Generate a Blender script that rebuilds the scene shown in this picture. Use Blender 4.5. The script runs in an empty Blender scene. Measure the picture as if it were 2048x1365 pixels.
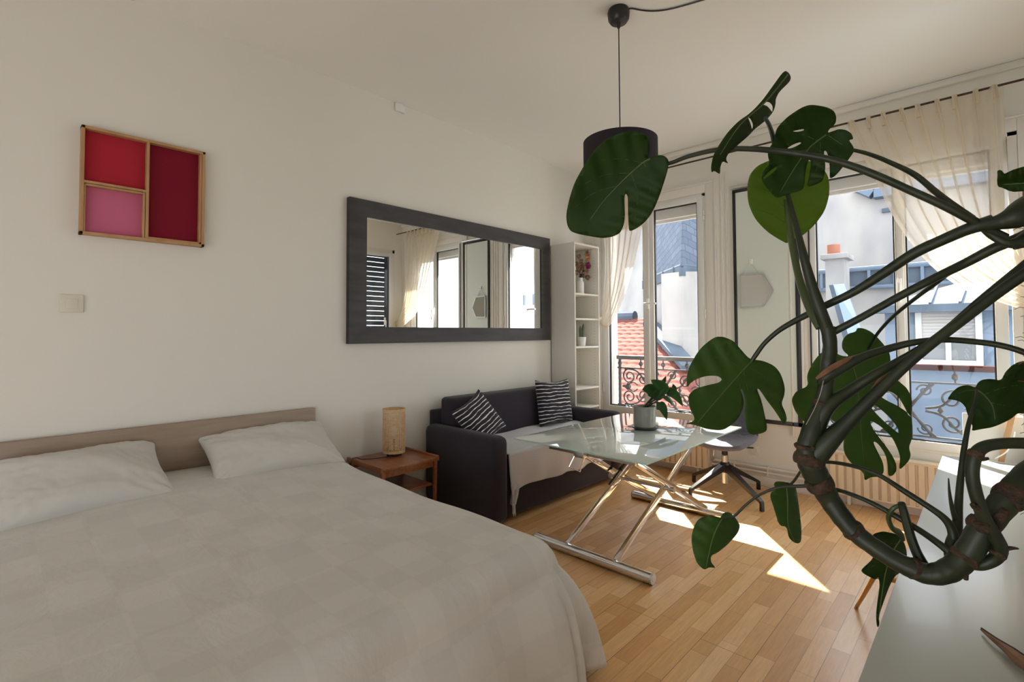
import bpy, bmesh, math, random
from mathutils import Vector, Matrix, Quaternion, noise
from mathutils.geometry import delaunay_2d_cdt
random.seed(7)
PI = math.pi
S = bpy.context.scene
COL = S.collection

# ------------------------------------------------------------------ camera
FPX = 1001.04
YAW, PIT, ROL = math.radians(43.586), math.radians(1.747), math.radians(-0.26)
CAM = Vector((3.33, 0.0, 1.35))
F = Vector((-math.sin(YAW) * math.cos(PIT), math.cos(YAW) * math.cos(PIT), math.sin(PIT)))
R0 = Vector((math.cos(YAW), math.sin(YAW), 0)); U0 = R0.cross(F)
RR = R0 * math.cos(ROL) + U0 * math.sin(ROL)
UU = -R0 * math.sin(ROL) + U0 * math.cos(ROL)
cd = bpy.data.cameras.new('camera'); cam = bpy.data.objects.new('camera', cd); COL.objects.link(cam)
cd.sensor_width = 36; cd.lens = 36 * FPX / 2048
cd.shift_x = 0; cd.shift_y = (637.49 - 682.5) / 2048
cd.clip_start = 0.05; cd.clip_end = 300
m = Matrix((RR, UU, -F)).transposed().to_4x4(); m.translation = CAM
cam.matrix_world = m
S.camera = cam

# ------------------------------------------------------------------ light
w = bpy.data.worlds.new('sky'); S.world = w; w.use_nodes = True
nt = w.node_tree; bg = nt.nodes['Background']
bg.inputs['Color'].default_value = (0.905, 0.955, 1.0, 1); bg.inputs['Strength'].default_value = 1.15
sl = bpy.data.lights.new('sun', 'SUN'); sun = bpy.data.objects.new('sun', sl); COL.objects.link(sun)
sl.energy = 8.5; sl.angle = math.radians(0.6); sl.color = (1.0, 0.93, 0.80)
sd = Vector((0.635 * 0.707, -0.772 * 0.707, -0.707))
sun.rotation_euler = sd.to_track_quat('-Z', 'Y').to_euler(); sun.location = (-3, 12, 9)
S.view_settings.view_transform = 'Standard'; S.view_settings.look = 'None'
S.view_settings.gamma = 1.0; S.view_settings.use_curve_mapping = False
S.view_settings.exposure = 1.95
S.render.engine = 'CYCLES'
S.cycles.max_bounces = 10; S.cycles.diffuse_bounces = 6; S.cycles.transparent_max_bounces = 24
S.cycles.use_denoising = True; S.cycles.sample_clamp_indirect = 6
S.cycles.caustics_reflective = False; S.cycles.caustics_refractive = False

# ------------------------------------------------------------------ projection (pixel + distance -> place in the room)
def ray(x, y):
    return F + RR * ((x - 1024) / FPX) - UU * ((y - 637.49) / FPX)
def at(x, y, z):
    return CAM + ray(x, y) * z
def on(x, y, ax, v):
    d = ray(x, y); return CAM + d * ((v - CAM[ax]) / d[ax])

# ------------------------------------------------------------------ materials
def newmat(name):
    m = bpy.data.materials.new(name); m.use_nodes = True
    n = m.node_tree; b = n.nodes['Principled BSDF']; return m, n, b
def mat(name, col, rough=0.6, metal=0.0, spec=0.5, var=0.0, vscale=8.0, bump=0.0, bscale=60.0, stretch=None, sheen=0.0, col2=None, coat=0.0, detail=4):
    m, n, b = newmat(name)
    b.inputs['Base Color'].default_value = (*col, 1); b.inputs['Roughness'].default_value = rough
    b.inputs['Metallic'].default_value = metal; b.inputs['Specular IOR Level'].default_value = spec
    b.inputs['Sheen Weight'].default_value = sheen; b.inputs['Coat Weight'].default_value = coat
    if var > 0 or bump > 0:
        tc = n.nodes.new('ShaderNodeTexCoord'); mp = n.nodes.new('ShaderNodeMapping')
        n.links.new(tc.outputs['Object'], mp.inputs['Vector'])
        if stretch: mp.inputs['Scale'].default_value = stretch
    if var > 0:
        ns = n.nodes.new('ShaderNodeTexNoise'); ns.inputs['Scale'].default_value = vscale; ns.inputs['Detail'].default_value = detail
        n.links.new(mp.outputs[0], ns.inputs['Vector'])
        rp = n.nodes.new('ShaderNodeValToRGB'); rp.color_ramp.elements[0].position = 0.3; rp.color_ramp.elements[1].position = 0.7
        c2 = col2 or tuple(c * (1 - var) for c in col)
        rp.color_ramp.elements[0].color = (*c2, 1); rp.color_ramp.elements[1].color = (*col, 1)
        n.links.new(ns.outputs['Fac'], rp.inputs['Fac']); n.links.new(rp.outputs['Color'], b.inputs['Base Color'])
    if bump > 0:
        n2 = n.nodes.new('ShaderNodeTexNoise'); n2.inputs['Scale'].default_value = bscale; n2.inputs['Detail'].default_value = 3
        n.links.new(mp.outputs[0], n2.inputs['Vector'])
        bp = n.nodes.new('ShaderNodeBump'); bp.inputs['Strength'].default_value = bump; bp.inputs['Distance'].default_value = 0.01
        n.links.new(n2.outputs['Fac'], bp.inputs['Height']); n.links.new(bp.outputs['Normal'], b.inputs['Normal'])
    return m

def glass_mat(name, tint=(1, 1, 1), refl=0.06, rough=0.0):
    m, n, b = newmat(name); n.nodes.remove(b)
    out = n.nodes['Material Output']
    t = n.nodes.new('ShaderNodeBsdfTransparent'); t.inputs[0].default_value = (*tint, 1)
    g = n.nodes.new('ShaderNodeBsdfGlossy'); g.inputs['Roughness'].default_value = rough
    lw = n.nodes.new('ShaderNodeLayerWeight'); lw.inputs['Blend'].default_value = 0.25
    mu = n.nodes.new('ShaderNodeMath'); mu.operation = 'MULTIPLY_ADD'; mu.inputs[1].default_value = 0.12; mu.inputs[2].default_value = refl
    n.links.new(lw.outputs['Fresnel'], mu.inputs[0])
    mx = n.nodes.new('ShaderNodeMixShader')
    n.links.new(mu.outputs[0], mx.inputs[0]); n.links.new(t.outputs[0], mx.inputs[1]); n.links.new(g.outputs[0], mx.inputs[2])
    n.links.new(mx.outputs[0], out.inputs[0]); return m

def sheer_mat(name, col, thru=0.3):
    m, n, b = newmat(name); n.nodes.remove(b); out = n.nodes['Material Output']
    d = n.nodes.new('ShaderNodeBsdfDiffuse'); d.inputs[0].default_value = (*col, 1)
    t = n.nodes.new('ShaderNodeBsdfTranslucent'); t.inputs[0].default_value = (*col, 1)
    p = n.nodes.new('ShaderNodeBsdfTransparent')
    m1 = n.nodes.new('ShaderNodeMixShader'); m1.inputs[0].default_value = 0.5
    m2 = n.nodes.new('ShaderNodeMixShader'); m2.inputs[0].default_value = thru
    n.links.new(d.outputs[0], m1.inputs[1]); n.links.new(t.outputs[0], m1.inputs[2])
    n.links.new(m1.outputs[0], m2.inputs[1]); n.links.new(p.outputs[0], m2.inputs[2])
    n.links.new(m2.outputs[0], out.inputs[0]); return m

def leaf_mat(name, c1, c2, trans=0.18, tcol=(0.25, 0.5, 0.05)):
    m = mat(name, c1, rough=0.5, spec=0.22, var=0.3, vscale=6, col2=c2, bump=0.06, bscale=30)
    n = m.node_tree; b = n.nodes['Principled BSDF']; out = n.nodes['Material Output']
    t = n.nodes.new('ShaderNodeBsdfTranslucent'); t.inputs[0].default_value = (*tcol, 1)
    mx = n.nodes.new('ShaderNodeMixShader'); mx.inputs[0].default_value = trans
    n.links.new(b.outputs[0], mx.inputs[1]); n.links.new(t.outputs[0], mx.inputs[2]); n.links.new(mx.outputs[0], out.inputs[0])
    return m

def wood_mat(name, col, col2, rough=0.45, scale=(1, 12, 12), vs=5, coat=0.0, bump=0.03):
    return mat(name, col, rough=rough, var=1, vscale=vs, col2=col2, stretch=scale, coat=coat, bump=bump, bscale=40, detail=8)

def floor_mat():
    m, n, b = newmat('oak_strip_parquet')
    tc = n.nodes.new('ShaderNodeTexCoord'); mp = n.nodes.new('ShaderNodeMapping')
    mp.inputs['Rotation'].default_value = (0, 0, PI / 2)
    n.links.new(tc.outputs['Object'], mp.inputs['Vector'])
    def brick(bw, rh, off, mortar):
        br = n.nodes.new('ShaderNodeTexBrick'); br.inputs['Scale'].default_value = 1.0
        br.inputs['Brick Width'].default_value = bw; br.inputs['Row Height'].default_value = rh
        br.inputs['Mortar Size'].default_value = mortar; br.inputs['Mortar Smooth'].default_value = 0.2
        br.offset = off; br.inputs['Bias'].default_value = 0
        br.inputs['Color1'].default_value = (0, 0, 0, 1); br.inputs['Color2'].default_value = (1, 1, 1, 1); br.inputs['Mortar'].default_value = (0.5, 0.5, 0.5, 1)
        n.links.new(mp.outputs[0], br.inputs['Vector']); return br
    b1 = brick(0.42, 0.072, 0.37, 0.0006); b2 = brick(2.2, 0.216, 0.4, 0.0012)
    ramp = n.nodes.new('ShaderNodeValToRGB'); e = ramp.color_ramp.elements
    e[0].color = (0.66, 0.355, 0.135, 1); e[1].color = (0.90, 0.60, 0.31, 1)
    e.new(0.5).color = (0.80, 0.475, 0.205, 1)
    n.links.new(b1.outputs['Color'], ramp.inputs['Fac'])
    # grain
    mp2 = n.nodes.new('ShaderNodeMapping'); mp2.inputs['Scale'].default_value = (22, 1.6, 1)
    n.links.new(tc.outputs['Object'], mp2.inputs['Vector'])
    ns = n.nodes.new('ShaderNodeTexNoise'); ns.inputs['Scale'].default_value = 4; ns.inputs['Detail'].default_value = 9; ns.inputs['Roughness'].default_value = 0.7
    n.links.new(mp2.outputs[0], ns.inputs['Vector'])
    gr = n.nodes.new('ShaderNodeValToRGB'); gr.color_ramp.elements[0].position = 0.3; gr.color_ramp.elements[1].position = 0.62
    gr.color_ramp.elements[0].color = (0.62, 0.58, 0.56, 1); gr.color_ramp.elements[1].color = (1, 1, 1, 1)
    n.links.new(ns.outputs['Fac'], gr.inputs['Fac'])
    mul = n.nodes.new('ShaderNodeMix'); mul.data_type = 'RGBA'; mul.blend_type = 'MULTIPLY'; mul.inputs['Factor'].default_value = 0.5
    n.links.new(ramp.outputs['Color'], mul.inputs['A']); n.links.new(gr.outputs['Color'], mul.inputs['B'])
    cur = mul.outputs['Result']
    for br in (b1, b2):
        mx = n.nodes.new('ShaderNodeMix'); mx.data_type = 'RGBA'
        n.links.new(br.outputs['Fac'], mx.inputs['Factor']); n.links.new(cur, mx.inputs['A'])
        mx.inputs['B'].default_value = (0.16, 0.09, 0.045, 1); cur = mx.outputs['Result']
    n.links.new(cur, b.inputs['Base Color'])
    rr = n.nodes.new('ShaderNodeMapRange'); rr.inputs['To Min'].default_value = 0.42; rr.inputs['To Max'].default_value = 0.28
    n.links.new(ns.outputs['Fac'], rr.inputs['Value']); n.links.new(rr.outputs[0], b.inputs['Roughness'])
    b.inputs['Coat Weight'].default_value = 0.3; b.inputs['Coat Roughness'].default_value = 0.22
    bp = n.nodes.new('ShaderNodeBump'); bp.inputs['Strength'].default_value = 0.12; bp.inputs['Distance'].default_value = 0.004
    n.links.new(ns.outputs['Fac'], bp.inputs['Height']); n.links.new(bp.outputs['Normal'], b.inputs['Normal'])
    return m

def uv_pattern_fabric(name, base, dark, kind):
    m, n, b = newmat(name); b.inputs['Roughness'].default_value = 0.85; b.inputs['Sheen Weight'].default_value = 0.15
    b.inputs['Specular IOR Level'].default_value = 0.2
    uv = n.nodes.new('ShaderNodeUVMap')
    if kind == 'check':
        cur = None
        fac = None
        outs = []
        for sx, sy in ((6.1, 3.3), (3.7, 6.9)):
            mp = n.nodes.new('ShaderNodeMapping'); mp.inputs['Scale'].default_value = (sx, sy, 1); n.links.new(uv.outputs[0], mp.inputs['Vector'])
            ck = n.nodes.new('ShaderNodeTexChecker'); ck.inputs['Scale'].default_value = 1
            ck.inputs['Color1'].default_value = (1, 1, 1, 1); ck.inputs['Color2'].default_value = (0, 0, 0, 1)
            n.links.new(mp.outputs[0], ck.inputs['Vector']); outs.append(ck.outputs['Fac'])
        ad = n.nodes.new('ShaderNodeMath'); ad.operation = 'ADD'; n.links.new(outs[0], ad.inputs[0]); n.links.new(outs[1], ad.inputs[1])
        hf = n.nodes.new('ShaderNodeMath'); hf.operation = 'MULTIPLY'; hf.inputs[1].default_value = 0.5; n.links.new(ad.outputs[0], hf.inputs[0])
        fac = hf.outputs[0]
        hs = 3.0
    else:
        sp = n.nodes.new('ShaderNodeSeparateXYZ'); n.links.new(uv.outputs[0], sp.inputs[0])
        nz = n.nodes.new('ShaderNodeTexNoise'); nz.inputs['Scale'].default_value = 7; n.links.new(uv.outputs[0], nz.inputs['Vector'])
        yy = n.nodes.new('ShaderNodeMath'); yy.operation = 'MULTIPLY_ADD'; yy.inputs[1].default_value = 0.035; n.links.new(nz.outputs['Fac'], yy.inputs[0]); n.links.new(sp.outputs['Y'], yy.inputs[2])
        ml = n.nodes.new('ShaderNodeMath'); ml.operation = 'MULTIPLY'; ml.inputs[1].default_value = 29 * 2 * PI; n.links.new(yy.outputs[0], ml.inputs[0])
        si = n.nodes.new('ShaderNodeMath'); si.operation = 'SINE'; n.links.new(ml.outputs[0], si.inputs[0])
        mp = n.nodes.new('ShaderNodeMapping'); mp.inputs['Scale'].default_value = (9, 30, 1); n.links.new(uv.outputs[0], mp.inputs['Vector'])
        n2 = n.nodes.new('ShaderNodeTexNoise'); n2.inputs['Scale'].default_value = 1.2; n.links.new(mp.outputs[0], n2.inputs['Vector'])
        th = n.nodes.new('ShaderNodeMapRange'); th.inputs['From Min'].default_value = 0.35; th.inputs['From Max'].default_value = 0.7; th.inputs['To Min'].default_value = 0.99; th.inputs['To Max'].default_value = 0.6
        n.links.new(n2.outputs['Fac'], th.inputs['Value'])
        gt = n.nodes.new('ShaderNodeMath'); gt.operation = 'GREATER_THAN'; n.links.new(si.outputs[0], gt.inputs[0]); n.links.new(th.outputs[0], gt.inputs[1])
        fac = gt.outputs[0]
    mx = n.nodes.new('ShaderNodeMix'); mx.data_type = 'RGBA'; mx.inputs['A'].default_value = (*dark, 1); mx.inputs['B'].default_value = (*base, 1)
    n.links.new(fac, mx.inputs['Factor']); n.links.new(mx.outputs['Result'], b.inputs['Base Color'])
    nz3 = n.nodes.new('ShaderNodeTexNoise'); nz3.inputs['Scale'].default_value = 5 if kind == 'check' else 60
    nz3.inputs['Detail'].default_value = 6; nz3.inputs['Distortion'].default_value = 0.6
    n.links.new(uv.outputs[0], nz3.inputs['Vector'])
    bp = n.nodes.new('ShaderNodeBump'); bp.inputs['Strength'].default_value = 0.2 if kind == 'check' else 0.14; bp.inputs['Distance'].default_value = 0.05 if kind == 'check' else 0.02
    n.links.new(nz3.outputs['Fac'], bp.inputs['Height']); n.links.new(bp.outputs['Normal'], b.inputs['Normal'])
    return m

M = {}
M['wall'] = mat('warm_white_plaster', (0.755, 0.735, 0.68), rough=0.85, spec=0.2, bump=0.03, bscale=20)
M['ceil'] = mat('ceiling_paint', (0.85, 0.84, 0.80), rough=0.9, spec=0.1, bump=0.03, bscale=15)
M['wood_white'] = mat('cream_gloss_woodwork', (0.74, 0.71, 0.66), rough=0.4)
M['pvc'] = mat('white_window_plastic', (0.74, 0.74, 0.72), rough=0.35)
M['gasket'] = mat('black_rubber_gasket', (0.012, 0.012, 0.014), rough=0.5)
M['floor'] = floor_mat()
M['glass'] = glass_mat('window_glass', refl=0.012)
M['steel'] = mat('brushed_steel', (0.62, 0.62, 0.62), rough=0.3, metal=1)
M['chrome'] = mat('polished_chrome', (0.78, 0.78, 0.8), rough=0.08, metal=1)
M['white_metal'] = mat('white_lacquered_metal', (0.8, 0.8, 0.78), rough=0.3)
M['black_plastic'] = mat('black_plastic', (0.012, 0.012, 0.014), rough=0.35)
M['black_fabric'] = mat('black_shade_fabric', (0.018, 0.012, 0.02), rough=0.9, bump=0.1, bscale=200)
M['sofa'] = mat('charcoal_sofa_fabric', (0.034, 0.030, 0.042), rough=0.9, sheen=0.15, var=0.15, vscale=3, bump=0.1, bscale=250, spec=0.2)
M['throw'] = mat('light_grey_throw', (0.58, 0.58, 0.61), rough=0.95, bump=0.25, bscale=120, sheen=0.2)
M['sheet'] = uv_pattern_fabric('beige_grey_woven_check', (0.645, 0.63, 0.595), (0.595, 0.58, 0.545), 'check')
M['pillow'] = mat('light_linen', (0.58, 0.565, 0.53), rough=0.9, bump=0.6, bscale=7, sheen=0.1, spec=0.2)
M['cushion'] = uv_pattern_fabric('black_cushion_white_stripes', (0.75, 0.73, 0.72), (0.022, 0.02, 0.028), 'stripe')
M['headboard'] = wood_mat('grey_oak_laminate', (0.36, 0.275, 0.205), (0.27, 0.20, 0.15), scale=(9, 0.8, 9), vs=3)
M['teak'] = wood_mat('teak', (0.33, 0.115, 0.042), (0.20, 0.062, 0.022), rough=0.35, scale=(1.2, 14, 14), vs=4, coat=0.3)
M['oak'] = wood_mat('pale_oak', (0.50, 0.29, 0.135), (0.40, 0.22, 0.10), scale=(6, 6, 1), vs=4)
M['rattan'] = mat('woven_cane', (0.72, 0.50, 0.26), rough=0.6, var=0.25, vscale=40)
M['mframe'] = mat('dark_brushed_wood_frame', (0.045, 0.040, 0.041), rough=0.5, var=1, vscale=4, col2=(0.020, 0.018, 0.019), stretch=(1, 1, 5), bump=0.15, bscale=60)
M['mirror'] = mat('mirror_silver', (0.86, 0.87, 0.86), rough=0.0, metal=1)
M['mirror_dim'] = mat('dimmed_small_mirror', (0.62, 0.65, 0.64), rough=0.02, metal=1)  # darker tint stands in for a dimmer reflection
M['red'] = mat('red_felt', (0.40, 0.025, 0.04), rough=0.9, spec=0.1)
M['darkred'] = mat('burgundy_felt', (0.20, 0.012, 0.026), rough=0.9, spec=0.1)
M['pink'] = mat('pink_felt', (0.55, 0.14, 0.24), rough=0.9, spec=0.1)
M['switch'] = mat('ivory_plastic', (0.68, 0.65, 0.55), rough=0.35)
M['shelf'] = mat('white_laminate', (0.74, 0.72, 0.66), rough=0.4)
M['radiator'] = mat('cream_enamel', (0.72, 0.60, 0.45), rough=0.35)
M['cabinet'] = mat('grey_green_satin_laminate', (0.44, 0.465, 0.43), rough=0.28, coat=0.1)
M['cabinet_side'] = mat('white_cabinet_edge', (0.7, 0.7, 0.68), rough=0.3)
M['brass'] = mat('brass', (0.60, 0.38, 0.17), rough=0.3, metal=1)
M['pot'] = mat('grey_glazed_ceramic', (0.27, 0.27, 0.235), rough=0.25, var=0.15, vscale=20)
M['saucer'] = mat('dark_glazed_saucer', (0.05, 0.055, 0.05), rough=0.15)
M['soil'] = mat('potting_soil', (0.03, 0.02, 0.014), rough=1)
M['chairfab'] = mat('blue_grey_chair_felt', (0.15, 0.145, 0.185), rough=0.9, var=0.25, vscale=60, sheen=0.2)
M['iron'] = mat('weathered_grey_iron', (0.095, 0.10, 0.105), rough=0.6, var=0.3, vscale=30)
M['rail_red'] = mat('peeling_red_brown_paint', (0.06, 0.018, 0.016), rough=0.9, var=1, vscale=14, col2=(0.05, 0.022, 0.02), spec=0.05, stretch=(1, 6, 6))
M['rail_grey'] = mat('peeling_grey_paint', (0.17, 0.17, 0.165), rough=0.7, var=1, vscale=22, col2=(0.08, 0.08, 0.08), stretch=(1, 6, 6))
M['curtain'] = sheer_mat('cream_voile', (0.86, 0.78, 0.65), 0.42)
M['curtain2'] = sheer_mat('doubled_voile_tab', (0.80, 0.72, 0.60), 0.05)
M['board'] = mat('satin_white_board', (0.66, 0.70, 0.64), rough=0.3)
M['terracotta'] = mat('terracotta', (0.26, 0.10, 0.06), rough=0.8)
M['white_pot'] = mat('white_glazed_pot', (0.8, 0.8, 0.8), rough=0.3)
M['cactus'] = mat('grey_green_cactus', (0.10, 0.13, 0.085), rough=0.7, bump=0.6, bscale=80)
M['dried'] = mat('dried_brown_petals', (0.42, 0.25, 0.15), rough=0.9, var=1, vscale=14, col2=(0.16, 0.08, 0.06))
M['dried_mag'] = mat('dried_magenta_petals', (0.36, 0.03, 0.12), rough=0.9)
M['dried_or'] = mat('dried_orange_petals', (0.60, 0.27, 0.12), rough=0.9)
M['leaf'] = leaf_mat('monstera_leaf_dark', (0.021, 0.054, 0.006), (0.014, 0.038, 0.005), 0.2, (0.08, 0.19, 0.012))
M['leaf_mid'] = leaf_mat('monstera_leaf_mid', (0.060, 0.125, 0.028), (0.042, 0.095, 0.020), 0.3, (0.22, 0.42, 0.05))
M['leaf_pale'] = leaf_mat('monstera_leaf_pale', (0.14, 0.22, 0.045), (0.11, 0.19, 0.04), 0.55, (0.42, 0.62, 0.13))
M['vein'] = mat('leaf_vein', (0.09, 0.15, 0.045), rough=0.5)
M['stem'] = mat('monstera_stem', (0.024, 0.036, 0.016), rough=0.45, var=0.6, vscale=18, col2=(0.010, 0.018, 0.009))
M['stem_pale'] = mat('monstera_petiole_pale', (0.06, 0.09, 0.03), rough=0.4, var=0.3, vscale=12)
M['bark'] = mat('brown_stem_scar', (0.095, 0.050, 0.032), rough=0.85, var=1, vscale=75, col2=(0.022, 0.022, 0.012), bump=0.8, bscale=120)
M['sheath'] = mat('dry_leaf_sheath', (0.30, 0.15, 0.08), rough=0.7, var=0.5, vscale=20)
M['coir'] = mat('coir_fibre', (0.28, 0.12, 0.06), rough=1, bump=1, bscale=90)
M['gplant'] = leaf_mat('houseplant_leaf', (0.03, 0.09, 0.015), (0.016, 0.05, 0.01), 0.2, (0.10, 0.24, 0.03))

def brickmat(name, c1, c2, mort, sx, sy, msize, rough=0.8, rot=(0, 0, 0), bump=0.0):
    m, n, b = newmat(name); b.inputs['Roughness'].default_value = rough; b.inputs['Specular IOR Level'].default_value = 0.08
    uv = n.nodes.new('ShaderNodeUVMap')
    br = n.nodes.new('ShaderNodeTexBrick'); br.inputs['Scale'].default_value = 1
    br.inputs['Brick Width'].default_value = sx; br.inputs['Row Height'].default_value = sy; br.inputs['Mortar Size'].default_value = msize
    br.inputs['Color1'].default_value = (*c1, 1); br.inputs['Color2'].default_value = (*c2, 1); br.inputs['Mortar'].default_value = (*mort, 1)
    n.links.new(uv.outputs[0], br.inputs['Vector']); n.links.new(br.outputs['Color'], b.inputs['Base Color'])
    return m
M['slate'] = brickmat('slate_roofing', (0.075, 0.095, 0.13), (0.10, 0.12, 0.16), (0.055, 0.07, 0.095), 0.21, 0.12, 0.008, 0.9)
M['tiles'] = mat('red_roof_tile', (0.17, 0.062, 0.052), rough=0.9, var=1, vscale=3, col2=(0.12, 0.043, 0.036), spec=0.1)
M['render'] = mat('stained_cream_render', (0.37, 0.35, 0.325), rough=0.95, spec=0.05, var=1, vscale=0.9, col2=(0.20, 0.20, 0.215), stretch=(1, 1, 0.45), detail=8)
M['render2'] = mat('pale_render', (0.33, 0.325, 0.315), rough=0.95, spec=0.05, var=1, vscale=1.4, detail=8, col2=(0.20, 0.20, 0.205), stretch=(1, 1, 0.5))
M['zinc'] = mat('blue_grey_zinc', (0.085, 0.11, 0.145), rough=0.85, spec=0.12, var=0.3, vscale=3)
M['zinc_pale'] = mat('pale_zinc', (0.125, 0.165, 0.225), rough=0.85, spec=0.12, var=0.2, vscale=3)
M['asphalt'] = mat('courtyard_ground', (0.4, 0.39, 0.37), rough=0.9)
M['skyglass'] = mat('skylight_glazing', (0.24, 0.32, 0.42), rough=0.2)

# ------------------------------------------------------------------ object helpers
ORG = {}
def tag(o, label=None, cat=None, group=None, kind=None):
    if label: o['label'] = label
    if cat: o['category'] = cat
    if group: o['group'] = group
    if kind: o['kind'] = kind
    return o
def thing(name, loc, label=None, cat=None, group=None, kind=None, rz=0.0):
    o = bpy.data.objects.new(name, None); COL.objects.link(o); o.empty_display_size = 0.05
    o.location = loc; o.rotation_euler = (0, 0, rz); ORG[o.name] = Vector(loc)
    return tag(o, label, cat, group, kind)
def obj(name, bm, m, parent=None, local=False, smooth=True, label=None, base=None, ang=35):
    """one mesh object; bm in world coordinates unless local"""
    org = Vector((0, 0, 0))
    if parent is not None:
        org = ORG[parent.name]
    elif base is not None:
        org = Vector(base)
    if not local and org.length > 0:
        bmesh.ops.translate(bm, verts=bm.verts, vec=-org)
    me = bpy.data.meshes.new(name); bmesh.ops.recalc_face_normals(bm, faces=bm.faces[:]) if not getattr(bm, 'keepn', False) else None
    bm.to_mesh(me); bm.free()
    mats = m if isinstance(m, (list, tuple)) else [m]
    for q in mats: me.materials.append(q)
    if smooth:
        for p in me.polygons: p.use_smooth = True
        try: me.set_sharp_from_angle(angle=math.radians(ang))
        except Exception: pass
    o = bpy.data.objects.new(name, me); COL.objects.link(o)
    if parent is not None:
        o.parent = parent; ORG[o.name] = org
    elif base is not None:
        o.location = org; ORG[o.name] = org
    else:
        ORG[o.name] = Vector((0, 0, 0))
    if label: o['label'] = label
    return o
def objs(name, bm, m, parent=None, **kw):
    """every loose piece of bm becomes a part of its own"""
    bm.verts.index_update(); seen = set(); out = []
    for v0 in bm.verts:
        if v0 in seen: continue
        comp = []; st = [v0]; seen.add(v0)
        while st:
            v = st.pop(); comp.append(v)
            for e in v.link_edges:
                w_ = e.other_vert(v)
                if w_ not in seen: seen.add(w_); st.append(w_)
        b2 = bmesh.new(); mp_ = {v: b2.verts.new(v.co) for v in comp}
        for f in {f for v in comp for f in v.link_faces}: b2.faces.new([mp_[v] for v in f.verts]).material_index = f.material_index
        out.append(obj(name, b2, m, parent, **kw))
    bm.free(); return out
def copy_tree(o, parent=None):
    c = o.copy(); COL.objects.link(c)
    if parent is not None: c.parent = parent
    for ch in list(o.children): copy_tree(ch, c)
    return c

def B(): return bmesh.new()
def box(bm, lo, hi, bev=0.0, seg=2, mi=0):
    lo = Vector(lo); hi = Vector(hi)
    vs = [bm.verts.new((x, y, z)) for x in (lo.x, hi.x) for y in (lo.y, hi.y) for z in (lo.z, hi.z)]
    q = [(0, 1, 3, 2), (4, 6, 7, 5), (0, 4, 5, 1), (2, 3, 7, 6), (0, 2, 6, 4), (1, 5, 7, 3)]
    fs = [bm.faces.new([vs[i] for i in f]) for f in q]
    for f in fs: f.material_index = mi
    if bev > 0:
        es = list({e for f in fs for e in f.edges})
        r = bmesh.ops.bevel(bm, geom=es, offset=bev, segments=seg, profile=0.5, affect='EDGES')
    return vs
def obox(bm, c, sx, sy, sz, mtx=None, bev=0.0):
    """box centred on c with half sizes, turned by mtx (3x3)"""
    b2 = bmesh.new(); box(b2, (-sx, -sy, -sz), (sx, sy, sz), bev)
    if mtx is not None: b2.transform(mtx.to_4x4())
    bmesh.ops.translate(b2, verts=b2.verts, vec=Vector(c)); merge(bm, b2)
def merge(bm, b2):
    me = bpy.data.meshes.new('tmp'); b2.to_mesh(me); b2.free(); bm.from_mesh(me); bpy.data.meshes.remove(me)
def beam(bm, a, b, w, h, up=Vector((0, 0, 1)), bev=0.0):
    a = Vector(a); b = Vector(b); d = (b - a); L = d.length; d.normalize()
    s = d.cross(up)
    if s.length < 1e-4: s = d.cross(Vector((1, 0, 0)))
    s.normalize(); u = s.cross(d)
    mt = Matrix((d, s, u)).transposed()
    obox(bm, (a + b) / 2, L / 2, w / 2, h / 2, mt, bev)
def cat_rom(P, n=6):
    out = []
    L = len(P)
    for i in range(L - 1):
        p0 = P[max(i - 1, 0)]; p1 = P[i]; p2 = P[i + 1]; p3 = P[min(i + 2, L - 1)]
        for k in range(n):
            t = k / n
            out.append(tuple(0.5 * ((2 * b) + (-a + c) * t + (2 * a - 5 * b + 4 * c - d) * t * t + (-a + 3 * b - 3 * c + d) * t ** 3) for a, b, c, d in zip(p0, p1, p2, p3)))
    out.append(tuple(P[-1])); return out
def tube(bm, pts, rad, seg=10, caps=True, mi=0):
    pts = [Vector(p) for p in pts]; n = len(pts)
    rs = rad if isinstance(rad, (list, tuple)) else [rad] * n
    prev = None; rings = []
    for i in range(n):
        t = (pts[min(i + 1, n - 1)] - pts[max(i - 1, 0)])
        if t.length < 1e-9: t = Vector((0, 0, 1))
        t.normalize()
        if prev is None:
            a = Vector((0, 0, 1)) if abs(t.z) < 0.9 else Vector((1, 0, 0))
            u = t.cross(a).normalized()
        else:
            u = (prev - t * prev.dot(t))
            u = u.normalized() if u.length > 1e-6 else t.orthogonal().normalized()
        prev = u; v = t.cross(u)
        rings.append([bm.verts.new(pts[i] + (u * math.cos(2 * PI * k / seg) + v * math.sin(2 * PI * k / seg)) * rs[i]) for k in range(seg)])
    for i in range(n - 1):
        for k in range(seg):
            f = bm.faces.new([rings[i][k], rings[i][(k + 1) % seg], rings[i + 1][(k + 1) % seg], rings[i + 1][k]]); f.material_index = mi
    if caps:
        f = bm.faces.new(rings[0][::-1]); f.material_index = mi
        f = bm.faces.new(rings[-1]); f.material_index = mi
def lathe(bm, prof, c=(0, 0, 0), seg=32, mi=0):
    c = Vector(c); rings = []
    for r, z in prof:
        if r < 1e-5: rings.append([bm.verts.new(c + Vector((0, 0, z)))])
        else: rings.append([bm.verts.new(c + Vector((r * math.cos(2 * PI * k / seg), r * math.sin(2 * PI * k / seg), z))) for k in range(seg)])
    for a, b in zip(rings, rings[1:]):
        for k in range(seg):
            k2 = (k + 1) % seg
            if len(a) == 1 and len(b) == 1: continue
            if len(a) == 1: f = bm.faces.new([a[0], b[k2], b[k]])
            elif len(b) == 1: f = bm.faces.new([a[k], a[k2], b[0]])
            else: f = bm.faces.new([a[k], a[k2], b[k2], b[k]])
            f.material_index = mi
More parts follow.
